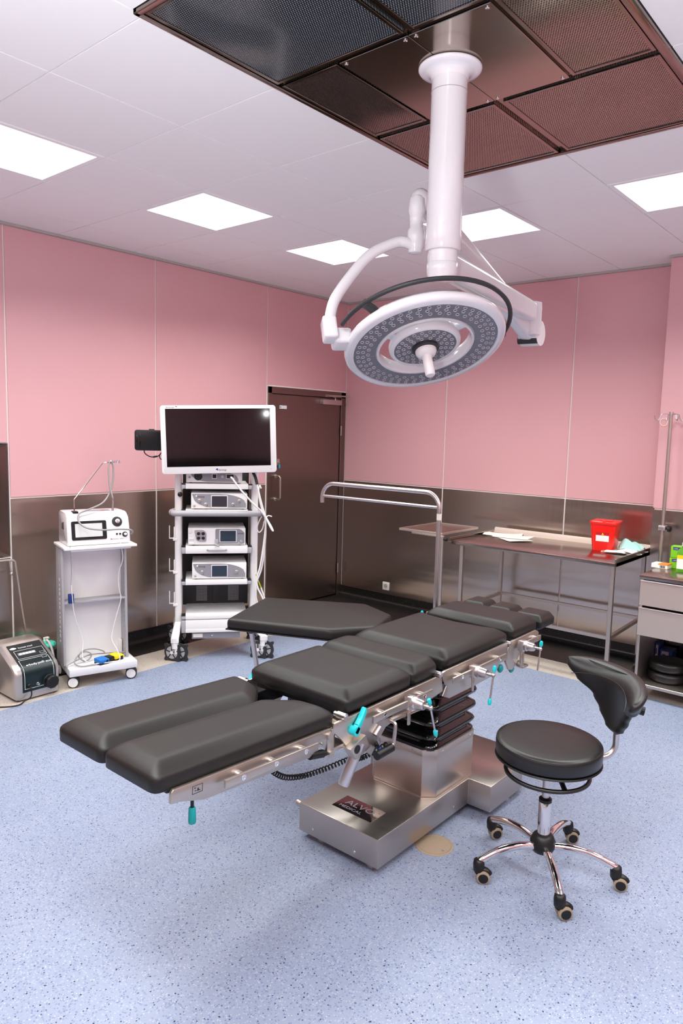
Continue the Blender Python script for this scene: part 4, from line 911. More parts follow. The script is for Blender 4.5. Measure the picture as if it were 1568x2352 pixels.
# monitor on the trolley
mo = thing('monitor', 'large white framed flat monitor with a black screen on top of the trolley', 'monitor', tloc(-.022, -.02, 1.41), AT)
MR = Matrix.Rotation(R(-2.0), 4, 'Y')
W2, HM = .414, .494
b = B(); b.prism(rrect(2*W2, HM, .022, 5, 0, HM/2), 'y', -.028, .030, .006); b.xf(MR); fr = part('bezel', b, 'white_plastic', mo, sharp=40)
b = B(); b.box((-.377, -.0292, .053), (.371, -.0275, .470)); b.xf(MR); part('screen', b, 'screen_black', mo)
b = B(); b.box((-.25, .028, .08), (.25, .075, .42), .02); b.xf(MR); part('back_shell', b, 'white_plastic', mo)
b = B(); b.box((-.06, .07, .17), (.06, .118, .29), .008); part('mount_plate', b, 'grey_plastic', mo)
for s_, x, z, sz in (('Arthrex', -.372, .474, .018), ('Synergy', -.010, .020, .018)):
    tb = text_bm(s_, sz); tb.xf(MR @ FRONT((x, -.0284, z))); part('lettering', tb, 'dark_grey_plastic', fr)
b = B(); b.prism([(-.032, .030), (-.018, .040), (-.014, .020), (-.022, .024)], 'y', -.0288, -.0282); b.prism([(-.305, .484), (-.300, .492), (-.290, .482)], 'y', -.0288, -.0282); b.xf(MR); part('logo', b, 'navy', fr)
b = B(); b.cyl((.372, -.0280, .026), (.372, -.0290, .026), .003, seg=8); b.xf(MR); part('power_led', b, 'grey_plastic', fr)
# black box behind the monitor
bx = thing('device_box', 'black plastic box with a looped cable sticking out left of the monitor', 'device', tloc(-.555, .07, 1.560), AT)
b = B(); b.prism(rrect(.20, .150, .018, 5, 0.02, .078), 'y', -.018, .020, .004); part('case', b, 'black_plastic', bx, sharp=40)
b = B(); b.box((-.045, -.0205, .02), (-.038, -.017, .135), .001); b.box((-.066, -.0195, .045), (-.060, -.0175, .115), .001); part('slot', b, 'gloss_black_rubber', bx)
b = B(); b.box((.02, -.01, .150), (.06, .01, .160), .004); part('clip', b, 'black_plastic', bx)
b = B(); b.box((.10, .03, .05), (.44, .055, .10), .004); b.box((.02, .018, .05), (.12, .055, .10), .004); part('mount_arm', b, 'dark_grey_plastic', bx)
b = B(); b.tube([(-.015, .0, .005), (-.008, .0, -.018), (.02, .0, -.038), (.05, 0, -.044), (.085, 0, -.036), (.105, 0, -.015), (.115, 0, .004)], .004, 8, 5); b.tube([(.125, .01, .0), (.10, .01, -.02), (.095, .01, -.045), (.11, .01, -.062), (.14, .01, -.06), (.17, .02, -.04)], .0035, 8, 5); b.cyl((.05, 0, -.044), (.078, 0, -.038), .007, seg=10); part('cable', b, 'black_plastic', bx, sharp=60)

# cables hanging on the right of the trolley
def cable(name, pts, r_, mat, label, sub=6, origin=None):
    b = B(); b.tube(pts, r_, 8, sub); o = solo(name, b, mat, label, 'cable', 'cables hanging on the trolley', 70); return o
T3 = lambda x, y, z: Vector(tloc(x, y, z))
ch = thing('camera_cable', 'white camera cable looped over the trolley handle and plugged into the top console', 'cable', tloc(.25, -.05, .35), AT, 'cables hanging on the trolley')
b = B(); b.tube([(-.195, -.018-.02+.04, 1.382-.35), (-.185, -.03, 1.375-.35), (-.13, -.035, 1.30-.35), (-.04, -.03, 1.20-.35), (.04, -.005, 1.12-.35), (.065, .01, 1.05-.35), (.055, .02, .90-.35), (.03, .02, .72-.35), (.005, .02, .62-.35), (.012, .02, .55-.35), (.05, .02, .47-.35), (.075, .02, .40-.35), (.085, .02, .36-.35)], .0065, 8, 6); part('cord', b, 'white_plastic', ch, sharp=70)
b = B(); b.tube([(-.03, .08, 1.42-.35), (-.012, .05, 1.38-.35), (0., .03, 1.33-.35)], .011, 10, 4); part('grip', b, 'black_plastic', ch, sharp=70)
b = B(); b.tube([(0., .03, 1.33-.35), (.025, .01, 1.22-.35), (.06, .0, 1.10-.35), (.10, -.01, 1.01-.35), (.12, -.01, .985-.35), (.105, 0., 1.02-.35), (.07, .01, 1.08-.35), (.035, .02, 1.15-.35), (.012, .03, 1.26-.35), (.018, .03, 1.32-.35), (.03, .03, 1.30-.35)], .0055, 8, 6); part('loop', b, 'white_plastic', ch, sharp=70)
lc = thing('light_cable', 'white cable dropping in a long loop beside the trolley to the floor level', 'cable', tloc(.25, -.01, .35), AT, 'cables hanging on the trolley')
b = B(); b.tube([(.06, .0, 1.10-.35), (.07, .01, .98-.35), (.058, .01, .80-.35), (.04, .01, .68-.35), (.0, .01, .56-.35), (.005, .01, .46-.35), (.04, .01, .36-.35), (.07, .01, .335-.35), (.08, .01, .38-.35), (.07, .01, .45-.35), (.04, .01, .54-.35)], .006, 8, 6); part('cord', b, 'white_plastic', lc, sharp=70)
b = B(); b.tube([(.04, .03, 1.085-.35), (.02, .02, 1.05-.35), (.006, .02, 1.0-.35), (.02, .02, .965-.35), (.045, .02, .99-.35), (.06, .02, 1.05-.35), (.085, .02, 1.09-.35), (.115, .02, 1.085-.35)], .0045, 8, 6); part('loop', b, 'white_plastic', lc, sharp=70)
ec = thing('earth_cable', 'yellow and green earth cable curving down beside the white trolley cables', 'cable', tloc(.265, .03, .33), AT, 'cables hanging on the trolley')
b = B(); b.tube([(-.012, .0, .64-.33), (.0, 0, .60-.33), (.03, 0, .53-.33), (.06, 0, .44-.33), (.072, 0, .36-.33), (.075, 0, .30-.33)], .0045, 8, 6); part('cord', b, 'yellow', ec, sharp=70)
b = B(); b.tube([(-.012, -.0035, .64-.33), (.0, -.0035, .60-.33), (.03, -.0035, .53-.33), (.06, -.0035, .44-.33), (.072, -.0035, .36-.33), (.075, -.0035, .30-.33)], .0028, 6, 6); part('green_stripe', b, 'green_stripe', ec, sharp=70)

# ------------------------------------------------------------------ laser trolley (local frame)
AL = R(73.54); LO = Vector((.647, -3.2145, 0)); ML = Matrix.Translation(LO) @ Matrix.Rotation(AL, 4, 'Z')
def ll(x, y, z): return tuple(ML @ Vector((x, y, z)))
lt = thing('laser_trolley', 'white sheet metal trolley with open front and twin wheel casters left of the tall tower', 'trolley', LO, AL)
b = B(); b.box((-.240, -.015, .083), (.210, .36, .132), .004); part('base', b, 'white_enamel', lt)
b = B()
for sx, x in ((-1, -.245), (1, .170)):
    b2 = B(); b2.prism([(.085, .132), (.30, .132), (.27, .930), (.115, .930)], 'x', x-.008, x+.008, .002); sp_ = part('side_panel', b2, 'light_grey', lt)
    mk = B()
    for k in range(14):
        hh = .012+.010*((k*5) % 3)/2; mk.box((x+sx*.0085-.0004, .165, .28+k*.032), (x+sx*.0085+.0004, .165+.018, .28+k*.032+hh)) if sx < 0 else mk.box((x-.0089, .12, .34+k*.034), (x-.0081, .134, .34+k*.034+hh))
    part('vertical_print', mk, 'white_print' if sx < 0 else 'grey_plastic', sp_)
b.bm.free()
b = B(); b.box((-.238, .20, .132), (.163, .215, .925)); part('back_panel', b, 'white_plastic', lt)
b = B(); b.box((-.238, .10, .548), (.163, .205, .562), .002); part('middle_shelf', b, 'light_grey', lt)
b = B(); b.prism(roundpoly([(-.262, -.030), (.212, -.030), (.212, .30), (-.262, .30)], .015), 'z', .932, .946, .002); b.box((-.22, -.02, .92), (.17, -.005, .934), .003); part('top_shelf', b, 'white_plastic', lt)
b = B(); b.box((.140, .165, .132), (.158, .20, .24), .002); part('corner_gusset', b, 'white_plastic', lt)
for sx, x in ((-1, -.205), (1, .180)):
    for y_ in (.025, .32):
        b = B(); b.cyl((x, y_, .086), (x, y_, .062), .014, seg=12); b.box((x-.008, y_-.02, .03), (x+.008, y_+.025, .066), .006); cs = part('caster', b, 'light_grey', lt)
        for dx in (-.018, .018):
            c = Vector((x+dx, y_+.006, .0385)); rot = Matrix.Translation(c) @ Matrix.Rotation(R(0 if y_ > .1 else 68 if sx < 0 else 50), 4, 'Z')
            c2 = Matrix.Translation((x, y_+.006, .0385)) @ Matrix.Rotation(R(70 if y_ < .1 else 10), 4, 'Z') @ Matrix.Translation((dx, 0, 0))
            b = B(); b.turn((-.011, 0, 0), (1, 0, 0), [(.030, 0), (.0375, .003), (.0385, .011), (.0375, .019), (.030, .022)], 26); b.xf(c2); part('wheel', b, 'dark_grey_plastic', cs, sharp=50)
            b = B(); b.turn((-.0135, 0, 0), (1, 0, 0), [(.012, 0), (.031, .002), (.031, .025), (.012, .027)], 24); b.xf(c2); part('wheel_face', b, 'white_plastic', cs, sharp=50)
# laser device
ld_ = thing('laser_device', 'white medical laser unit with a touch screen on the trolley top', 'laser', ll(-.02, .10, .946), AL)
W_ = .205
pr_ = [(-.060, .004), (-.062, .030), (-.045, .120), (-.022, .190), (.0, .208), (.03, .216), (.185, .216), (.20, .20), (.20, .004)]
b = B(); rg = []
for x, k in ((-W_, .94), (-W_+.006, .985), (-W_+.02, 1.), (W_-.03, 1.), (W_-.010, .975), (W_, .90)):
    rg.append([Vector((x, .07+(y-.07)*k, .004+(z-.004)*k)) for y, z in pr_])
b.loft(rg); part('case', b, 'white_enamel', ld_, sharp=38)
def lfront(z): 
    for (y0_, z0_), (y1_, z1_) in zip(pr_[:-1], pr_[1:]):
        if z0_ <= z <= z1_ and z1_ > z0_: return y0_+(y1_-y0_)*(z-z0_)/(z1_-z0_)
    return -.05
def on_front(x, z, depth=.0):   # frame on the sloped face
    d = Vector((0, lfront(z+.01)-lfront(z-.01), .02)).normalized(); n = Vector((0, -d.z, d.y)); return basis(Vector((x, lfront(z), z))+n*depth, (1, 0, 0), d, n)
b = B(); b.prism(rrect(.225, .125, .010, 4), 'z', -.003, .0035); b.xf(on_front(-.065, .100)); sf = part('screen_frame', b, 'black_plastic', ld_)
b = B(); b.box((-.090, -.043, .003), (.085, .045, .0042)); b.xf(on_front(-.065, .100)); part('screen', b, 'screen_lit', sf)
b = B(); b.turn((0, 0, -.004), (0, 0, 1), [(.036, 0), (.034, .006), (.030, .010), (.024, .011), (.022, .008)], 32); b.xf(on_front(.122, .148)); dl = part('emergency_dial', b, 'dark_grey_plastic', ld_)
b = B(); b.turn((0, 0, .004), (0, 0, 1), [(.016, 0), (.016, .012), (.012, .014)], 24); b.xf(on_front(.122, .148)); part('dial_core', b, 'alu', dl)
b = B(); b.turn((0, 0, -.002), (0, 0, 1), [(.018, 0), (.017, .008), (.010, .010), (.009, .004)], 24); b.xf(on_front(.168, .062)); part('fibre_port', b, 'black_plastic', ld_)
b = B(); b.turn((0, 0, .002), (0, 0, 1), [(.009, 0), (.009, .014), (.006, .030)], 16); b.xf(on_front(.168, .062)); part('fibre_plug', b, 'white_plastic', ld_)
for x in (.115, .136):
    b = B(); b.turn((0, 0, -.001), (0, 0, 1), [(.007, 0), (.006, .006)], 12); b.xf(on_front(x, .066)); part('jack', b, 'black_plastic', ld_)
b = B()
for k in range(9): b.box((.085+k*.008, -.0, .0), (.085+k*.008+.005, .004, .0006))
b.xf(on_front(0, .032, .0004)); part('print_line', b, 'grey_plastic', ld_)
b = B(); b.box((.07, 0, 0), (.082, .005, .0006)); b.xf(on_front(0, .032, .0004)); part('print_mark', b, 'red_label', ld_)
for k, (y_, hh) in enumerate(((.055, .05), (.078, .045), (.096, .04))): part('vent', B().box((-W_-.0012, y_-.004 if k else y_-.012, .10), (-W_+.004, y_+.005, .10+hh)), 'black_plastic', ld_)
part('top_panel', B().box((-.06, .04, .2155), (.10, .10, .2175), .001), 'grey_plastic', ld_); part('top_label', B().box((.045, .055, .2172), (.065, .085, .2182)), 'red_label', ld_)
b = B(); b.box((-.155, .0, .195), (-.12, .06, .222), .004); part('rod_socket', b, 'black_plastic', ld_)
# hose support rods and hose
hs = thing('hose_support', 'thin bent steel rod arm carrying a grey hose above the white laser unit', 'hose holder', ll(-.02, .15, 1.16), AL)
b = B(); b.tube([(-.140, -.02, -.0), (-.140, -.02, .085), (.062, .03, .325), (.10, .04, .328), (.19, .06, .330)], .0038, 8); part('rod', b, 'chrome', hs)
b = B()
for k in range(5): b.tube([(.115+.016*k, .02+.004*k, .339), (.117+.016*k, .045, .320), (.120+.016*k, .07, .339)], .0025, 6)
part('rod_forks', b, 'chrome', hs)
b = B(); b.tube([(.112, -.02, .0), (.112, -.018, .09), (.100, .0, .16), (.098, .02, .27), (.112, .035, .332), (.135, .04, .30), (.130, .03, .20), (.105, .01, .13), (.04, -.04, .06), (-.06, -.075, .022), (-.125, -.085, -.004), (-.140, -.145, -.05), (-.10, -.195, -.085), (.0, -.215, -.10), (.10, -.215, -.10), (.17, -.21, -.108), (.192, -.20, -.125), (.186, -.19, -.142)], .0058, 8, 7); part('hose', b, 'hose_grey', hs, sharp=70)
part('rod_base', B().turn((.112, -.02, -.0), (0, 0, 1), [(.009, 0), (.007, .01), (.005, .06), (.0062, .09)], 12), 'alu', hs)
# foot switch and cord
fs = thing('foot_switch', 'twin foot switch with one blue and one yellow pedal on the white trolley base', 'foot switch', ll(.035, .055, .132), AL)
FSR = Matrix.Rotation(R(22), 4, 'Z')
b = B(); b.box((-.095, -.035, .0), (.095, .035, .012), .004); b.box((-.022, -.032, .010), (.022, .032, .038), .006); b.xf(FSR); part('housing', b, 'black_plastic', fs)
for x0_, x1_, mt in ((-.095, -.024, 'blue'), (.024, .095, 'yellow')):
    b = B(); b.prism([(-.038, .012), (.036, .012), (.036, .040), (-.038, .034)], 'x', x0_, x1_, .004); b.xf(FSR); part('pedal', b, mt, fs)
    b = B(); xm_ = (x0_+x1_)/2+.018; b.box((xm_-.009, -.0395, .012), (xm_+.009, -.030, .028)); b.xf(FSR); part('pedal_notch', b, 'black_plastic', fs)
fc = thing('grey_cord', 'grey coiled cord of the foot pedals lying on the white trolley base', 'cable', ll(-.08, .06, .134), AL)
b = B(); b.tube([(.075, -.03, .012), (.0, -.055, .008), (-.08, -.045, .006), (-.11, -.0, .02), (-.08, .03, .06), (-.03, .04, .075), (.01, .045, .05), (-.005, .04, .02), (-.04, .035, .012), (-.075, .035, .05), (-.04, .04, .085), (.03, .045, .085), (.09, .045, .06), (.10, .04, .04)], .0045, 8, 7)
b.tube([(.20, .03, .012), (.26, .045, .02), (.24, .05, .03), (.10, .055, .04), (0., .05, .045), (-.08, .03, .03), (-.15, -.0, .014), (-.165, -.02, .004)], .0042, 8, 6); part('cord', b, 'hose_grey', fc, sharp=70)
pc = thing('probe_cord', 'thin pale cord hanging down the front of the white trolley from the laser unit', 'cable', ll(.0, .05, .14), AL)
b = B(); b.tube([(.100, -.012, .865), (.104, -.035, .835), (.112, -.045, .79), (.125, -.03, .70), (.108, .01, .60), (.112, .02, .50), (.125, .02, .42), (.10, .025, .32), (.075, .03, .22), (.06, .02, .14), (.085, -.02, .07), (.095, -.045, .01), (.04, -.05, .004), (-.04, -.048, .004), (-.10, -.03, .01), (-.14, .0, .05), (-.13, .03, .15), (-.16, .02, .25), (-.19, -.0, .36), (-.20, -.01, .45), (-.207, -.01, .55)], .003, 6, 5); part('cord', b, 'white_plastic', pc, sharp=70)
bd = thing('blue_remote', 'small blue plug box hanging on a thin cord inside the white trolley', 'plug', ll(-.205, .065, .564), AL)
part('box', B().box((-.017, -.014, 0), (.017, .014, .062), .003), 'navy', bd); b = B(); b.tube([(0, 0, .06), (-.002, 0, .10), (.004, -.01, .20), (-.006, -.05, .30), (-.02, -.09, .375), (-.02, -.098, .40)], .002, 6, 5); part('cord', b, 'light_grey', bd, sharp=70)

# ------------------------------------------------------------------ suction unit on the floor
su = thing('suction_unit', 'silver and black floor standing medical pump with a sloped control panel', 'medical pump', (.36, -3.64, 0))
prf = [(.572, .012), (.572, .155), (.566, .185), (.548, .210), (.500, .236), (.350, .312), (.322, .322), (.290, .322), (.225, .322), (.225, .012)]
y0_, y1_ = -3.800, -3.505; b = B(); rg = []
pc0 = Vector((.36, .15))
for y, k in ((y0_, .93), (y0_+.010, .975), (y0_+.028, 1.), (y1_-.028, 1.), (y1_-.010, .975), (y1_, .93)):
    rg.append([Vector((pc0.x+(x-pc0.x)*k, y, max(.012, pc0.y+(z-pc0.y)*k))) for x, z in prf])
b.loft(rg); part('case', b, 'silver_paint', su, True, sharp=50)
for x, y in ((.54, -3.76), (.54, -3.53), (.26, -3.76), (.26, -3.53)): part('foot', B().cyl((x, y, 0), (x, y, .016), .016, seg=12), 'black_plastic', su, True)
pp = [(.5725, .055), (.5735, .155), (.5675, .186), (.549, .2115), (.5008, .2375), (.360, .3088)]
def sface(t):
    """point, direction along the profile, normal at arclength fraction t of the panel"""
    L = [0.]
    for a, c in zip(pp[:-1], pp[1:]): L.append(L[-1]+math.dist(a, c))
    s_ = t*L[-1]
    for i in range(len(pp)-1):
        if s_ <= L[i+1]+1e-9:
            k = (s_-L[i])/(L[i+1]-L[i]); a, c = pp[i], pp[i+1]; d = Vector((c[0]-a[0], 0, c[1]-a[1])).normalized()
            return Vector((a[0]+(c[0]-a[0])*k, 0, a[1]+(c[1]-a[1])*k)), d, Vector((d.z, 0, -d.x))
def strip(b, ya, yb, ta, tb, h, n=14):
    rows = []
    for i in range(n+1):
        p, d, nn = sface(ta+(tb-ta)*i/n); rows.append((p, nn))
    vs = []
    for off in (-.001, h):
        vs.append([[b.bm.verts.new(p+nn*off+Vector((0, y, 0))) for y in (ya, yb)] for p, nn in rows])
    for i in range(n):
        for lay in (0, 1): b.bm.faces.new((vs[lay][i][0], vs[lay][i][1], vs[lay][i+1][1], vs[lay][i+1][0]))
        for e_ in (0, 1): b.bm.faces.new((vs[0][i][e_], vs[0][i+1][e_], vs[1][i+1][e_], vs[1][i][e_]))
    for i in (0, n): b.bm.faces.new((vs[0][i][0], vs[0][i][1], vs[1][i][1], vs[1][i][0]))
    return b
PYA, PYB = -3.752, -3.532
cp = part('control_panel', strip(B(), PYA, PYB, 0., 1., .0012), 'machine_black', su, True)
b = B()
def frame_strip(ya, yb, ta, tb, w_):
    dt = w_/.39
    strip(b, ya, ya+w_, ta, tb, .0018); strip(b, yb-w_, yb, ta, tb, .0018); strip(b, ya, yb, ta, ta+dt, .0018, 2); strip(b, ya, yb, tb-dt, tb, .0018, 2)
frame_strip(PYA+.013, PYB-.013, .05, .60, .0022); frame_strip(PYA+.020, PYB-.012, .63, .84, .0020)
part('panel_lines', b, 'white_print', cp, True)
b = B(); strip(b, PYA+.035, PYA+.150, .715, .775, .0022, 3); db_ = part('level_display', b, 'grey_plastic', cp, True)
for k in range(5): part('display_cell', strip(B(), PYA+.043+k*.021, PYA+.060+k*.021, .725, .765, .0030, 2), 'white_print', db_, True)
for t_, ya in ((.665, PYB-.050), (.555, PYB-.055)):
    b = B(); strip(b, ya, ya+.030, t_, t_+.055, .0022, 2); bt = part('key', b, 'light_grey', cp, True); b = B(); strip(b, ya+.003, ya+.027, t_+.008, t_+.047, .0028, 2); part('key_face', b, 'machine_black', bt, True)
def panel_text(s_, sz, y, t_):
    p, d, nn = sface(t_); tb = text_bm(s_, sz); tb.xf(basis(p+nn*.0018+Vector((0, y, 0)), (0, 1, 0), d, nn)); part('lettering', tb, 'white_print', cp, True)
panel_text('e•body-jet® eco', .0245, PYA+.040, .44); panel_text('human med', .020, PYA+.060, .885)
b = B()
for k, (dy, dt) in enumerate(((0, 0), (.008, .012), (.016, .016), (.024, .012), (.032, 0), (.008, -.008), (.016, -.012), (.024, -.008), (.016, 0))):
    p, d, nn = sface(.905+dt); b.turn(p+nn*.0012+Vector((0, PYA+.012+dy, 0)), nn, [(.0055, 0), (.0055, .001)], 8)
part('flower_logo', b, 'white_print', cp, True)
def on_panel(y, t_): p, d, nn = sface(t_); return p+Vector((0, y, 0)), nn
p, nn = on_panel(-3.575, .105); part('rotary_knob', B().turn(p, nn, [(.046, 0), (.046, .004), (.040, .008), (.044, .012), (.044, .040), (.036, .046)], 10), 'black_plastic', su, True)
p, nn = on_panel(-3.655, .105); part('socket', B().turn(p, nn, [(.010, 0), (.010, .004), (.007, .005), (.007, .018), (.004, .019)], 16), 'alu', su, True)
p, nn = on_panel(-3.712, .10); part('cable_jack', B().turn(p, nn, [(.014, 0), (.013, .006), (.009, .010), (.009, .022)], 16), 'black_plastic', su, True)
b = B(); q = p+nn*.02; b.tube([q, q+Vector((.012, 0, -.02)), q+Vector((.018, -.008, -.06)), Vector((.60, -3.755, .012)), Vector((.62, -3.80, .006)), Vector((.60, -3.86, .006)), Vector((.52, -3.95, .006)), Vector((.42, -4.05, .006))], .0042, 8, 6); part('power_cord', b, 'black_plastic', su, True, sharp=70)
# canister with mint lid behind it
ca = thing('suction_canister', 'clear suction canister with a mint green lid behind the silver pump', 'canister', (.14, -3.372, 0))
b = B(); b.turn((0, 0, .0), (0, 0, 1), [(.046, 0), (.050, .01), (.056, .190), (.053, .190), (.047, .012), (.01, .010)], 32); part('jar', b, 'clear_plastic', ca, sharp=50)
b = B(); b.turn((0, 0, .183), (0, 0, 1), [(.060, 0), (.066, .006), (.066, .018), (.060, .026), (.03, .034), (.01, .034)], 32); part('lid', b, 'mint', ca, sharp=50)
for a in (30, 150, 270): part('lid_lug', B().box((-.01, -.008, 0), (.012, .008, .010), .003).xf(Matrix.Translation((.052*math.cos(R(a)), .052*math.sin(R(a)), .207)) @ Matrix.Rotation(R(a), 4, 'Z')), 'mint', ca)
b = B(); b.tube([(.02, -.01, .215), (.04, -.015, .238), (.06, -.01, .225), (.078, .0, .18), (.082, .01, .12), (.080, .015, .08), (.076, .018, .03)], .0075, 10, 6); part('tube', b, 'white_plastic', ca, sharp=70)
part('spout', B().tube([(-.02, .0, .21), (-.025, .0, .235), (.0, .01, .243), (.012, .015, .24)], .008, 10), 'paper', ca)

# bent bar stand at the far left
bs_ = thing('bag_stand', 'thin bent steel bar stand at the far left against the dark wall panel', 'stand', (.12, -3.60, 0))
b = B(); b.tube([(.06, -3.95, .815), (.06, -3.60, .812), (.06, -3.552, .807), (.063, -3.540, .797), (.09, -3.510, .45), (.14, -3.475, .02)], .0085, 8); part('frame', b, 'satin_steel', bs_, True)
b = B(); b.tube([(.06, -3.95, .815), (.14, -3.95, .02)], .0085, 8); b.cyl((.115, -3.95, .25), (.115, -3.49, .25), .006, seg=8); part('rear_leg', b, 'satin_steel', bs_, True)
for y in (-3.475, -3.95): part('foot', B().cyl((.141, y, 0), (.140, y, .03), .012, seg=10), 'black_plastic', bs_, True)
b = B(); b.tube([(.062, -3.578, .806), (.066, -3.575, .76), (.068, -3.571, .725)], .005, 8); b.sphere((.069, -3.570, .718), .012, 12, 8); part('hook', b, 'alu', bs_, True)

# ------------------------------------------------------------------ instrument table along the back wall
it = thing('instrument_table', 'long stainless steel instrument table with raised rear rim along the back wall', 'table', (2.53, -.50, 0))
tx0, tx1, ty0, ty1, tz = 1.86, 3.200, -.895, -.105, .893
b = B(); b.box((tx0, ty0, tz-.028), (tx1, ty1, tz), .003); part('tabletop', b, 'table_steel', it, True)
part('rear_rim', B().prism([(ty1-.055, tz), (ty1-.050, tz+.002), (ty1-.006, tz+.040), (ty1, tz+.040), (ty1, tz-.02), (ty1-.055, tz-.02)], 'x', tx0, tx1-.01), 'rim_steel_lit', it, True)  # slope and pale colour stand in for ceiling light reflected by the rim
for nm, lo, hi in (('side_rim', (tx1-.010, ty0, tz-.03), (tx1, ty1, tz+.028)), ('side_rim', (tx0, ty0+.02, tz), (tx0+.008, ty1, tz+.022))):
    part(nm, B().box(lo, hi, .002, 1), 'cabinet_steel' if nm == 'rear_rim' else 'table_steel', it, True)
lg = ((1.975, -.86), (3.170, -.86), (3.150, -.14), (1.950, -.14))
for x, y in lg:
    part('leg', B().box((x-.014, y-.014, .012), (x+.014, y+.014, tz-.028), .002, 1), 'satin_steel', it, True)
    part('leg_foot', B().cyl((x, y, 0), (x, y, .014), .015, seg=10), 'black_plastic', it, True)
for i in range(4):
    (x0_, y0_), (x1_, y1_) = lg[i], lg[(i+1) % 4]; d = (Vector((x1_, y1_))-Vector((x0_, y0_))).normalized()*.014
    b = B(); z = .36 if i in (2,) else .355
    b.loft([[Vector((px, py, zz)) for px, py, zz in ((p[0]-d.y*.8, p[1]+d.x*.8, z-.012), (p[0]+d.y*.8, p[1]-d.x*.8, z-.012), (p[0]+d.y*.8, p[1]-d.x*.8, z+.012), (p[0]-d.y*.8, p[1]+d.x*.8, z+.012))] for p in ((x0_+d.x, y0_+d.y), (x1_-d.x, y1_-d.y))]); part('stretcher', b, 'satin_steel', it, True)
# things on the table
def paper(nm, label, x, y, w_, h_, rz, z, col='paper', cat='paper', curl=.006):
    b = B(); b.grid(lambda u, v: Vector(((u-.5)*w_, (v-.5)*h_, .0008+curl*abs(2*u-1)**3*(.4+.6*v))), 8, 6); 
    r_ = bmesh.ops.solidify(b.bm, geom=b.bm.faces[:], thickness=.0008)
    b.xf(Matrix.Translation((x, y, z)) @ Matrix.Rotation(R(rz), 4, 'Z')); return solo(nm, b, col, label, cat, 'papers on the instrument table', 60)
paper('paper_sheet', 'white printed sheet on top of the papers on the steel table', 2.16, -.36, .30, .21, 8, tz+.009)
paper('paper_sheet', 'cream sheet lying under the white sheet, nearest the table front', 2.20, -.43, .30, .21, -38, tz+.004)
paper('paper_bag', 'crumpled beige paper sleeve at the left rear of the papers', 2.02, -.27, .32, .18, 20, tz+.001, curl=.014)
bn = thing('sharps_bin', 'bright red plastic sharps container with lid on the steel table', 'sharps container', (2.918, -.350, tz))
BR = Matrix.Rotation(R(8), 4, 'Z')
def rr(w_, d_, z, r_=.02): return [BR @ Vector((x, y, z)) for x, y in rrect(w_, d_, r_, 4)]
b = B(); b.loft([rr(.150, .170, .0), rr(.154, .174, .006), rr(.190, .215, .205)]); part('bucket', b, 'red_plastic', bn, sharp=45)
b = B(); b.loft([rr(.198, .222, .200, .025), rr(.204, .228, .204, .025), rr(.204, .228, .216, .025), rr(.196, .22, .222, .025), rr(.18, .20, .223, .02)]); part('lid', b, 'red_plastic', bn, sharp=45)
b = B(); b.box((-.03, -.085, .222), (.06, -.02, .232), .004); b.box((-.005, -.112, .205), (.02, -.085, .230), .003); b.xf(BR); part('lid_flap', b, 'red_plastic', bn)
tilt = basis(BR @ Vector((0, -.0985, .10)), BR @ Vector((1, 0, 0)), BR @ Vector((0, -.1, 1)).normalized(), BR @ Vector((0, -1, -.1)).normalized())
b = B(); b.box((-.045, .018, 0), (.045, .042, .0012)); b.xf(tilt); part('label_red', b, 'red_label', bn)
b = B(); b.box((-.048, -.028, 0), (.046, .018, .0014)); b.xf(tilt); part('label_white', b, 'white_print', bn)
b = B(); b.prism([(-.008, .022), (.010, .022), (.001, .039)], 'z', .001, .0022); b.xf(tilt); part('hazard_triangle', b, 'yellow', bn)
mk_pos = ((3.092, -.315, 24, 'mask_mint', 'crumpled mint green face mask at the back of the small mask pile', .13), (3.110, -.245, -20, 'mask_mint', 'folded mint green face mask leaning on the right of the mask pile', .115), (3.045, -.475, 10, 'mask_white', 'white face mask lying flat at the front left of the mask pile', .016), (3.115, -.415, -14, 'mask_white', 'white face mask lying at the front right of the mask pile', .030))
for k, (x, y, rz, mt, lb_, hh) in enumerate(mk_pos):
    b = B(); rn = random.Random(k+3); ph = [rn.random()*6 for _ in range(4)]
    b.grid(lambda u, v: Vector(((u-.5)*.145, (v-.5)*.10, .008+hh*(.55+.25*math.sin(ph[0]+u*5)+.2*math.sin(ph[1]+v*7+u*3))*math.sin(math.pi*min(1, max(0, .08+.84*u)))*(.35+.65*math.sin(math.pi*v)) + .0025*math.sin(v*22))), 16, 14)
    bmesh.ops.solidify(b.bm, geom=b.bm.faces[:], thickness=.0015)
    t = thing('face_mask', lb_, 'face mask', (x, y, tz+.003), R(rz), 'face masks on the steel table')
    part('fabric', b, mt, t, sharp=80)
    b = B(); b.tube([(-.077, -.035, .006), (-.098, -.02, .003), (-.100, .02, .003), (-.077, .035, .006)], .0015, 6, 5); b.tube([(.077, -.035, .006), (.098, -.02, .003), (.100, .02, .003), (.077, .035, .006)], .0015, 6, 5); part('ear_loops', b, 'mask_white', t)

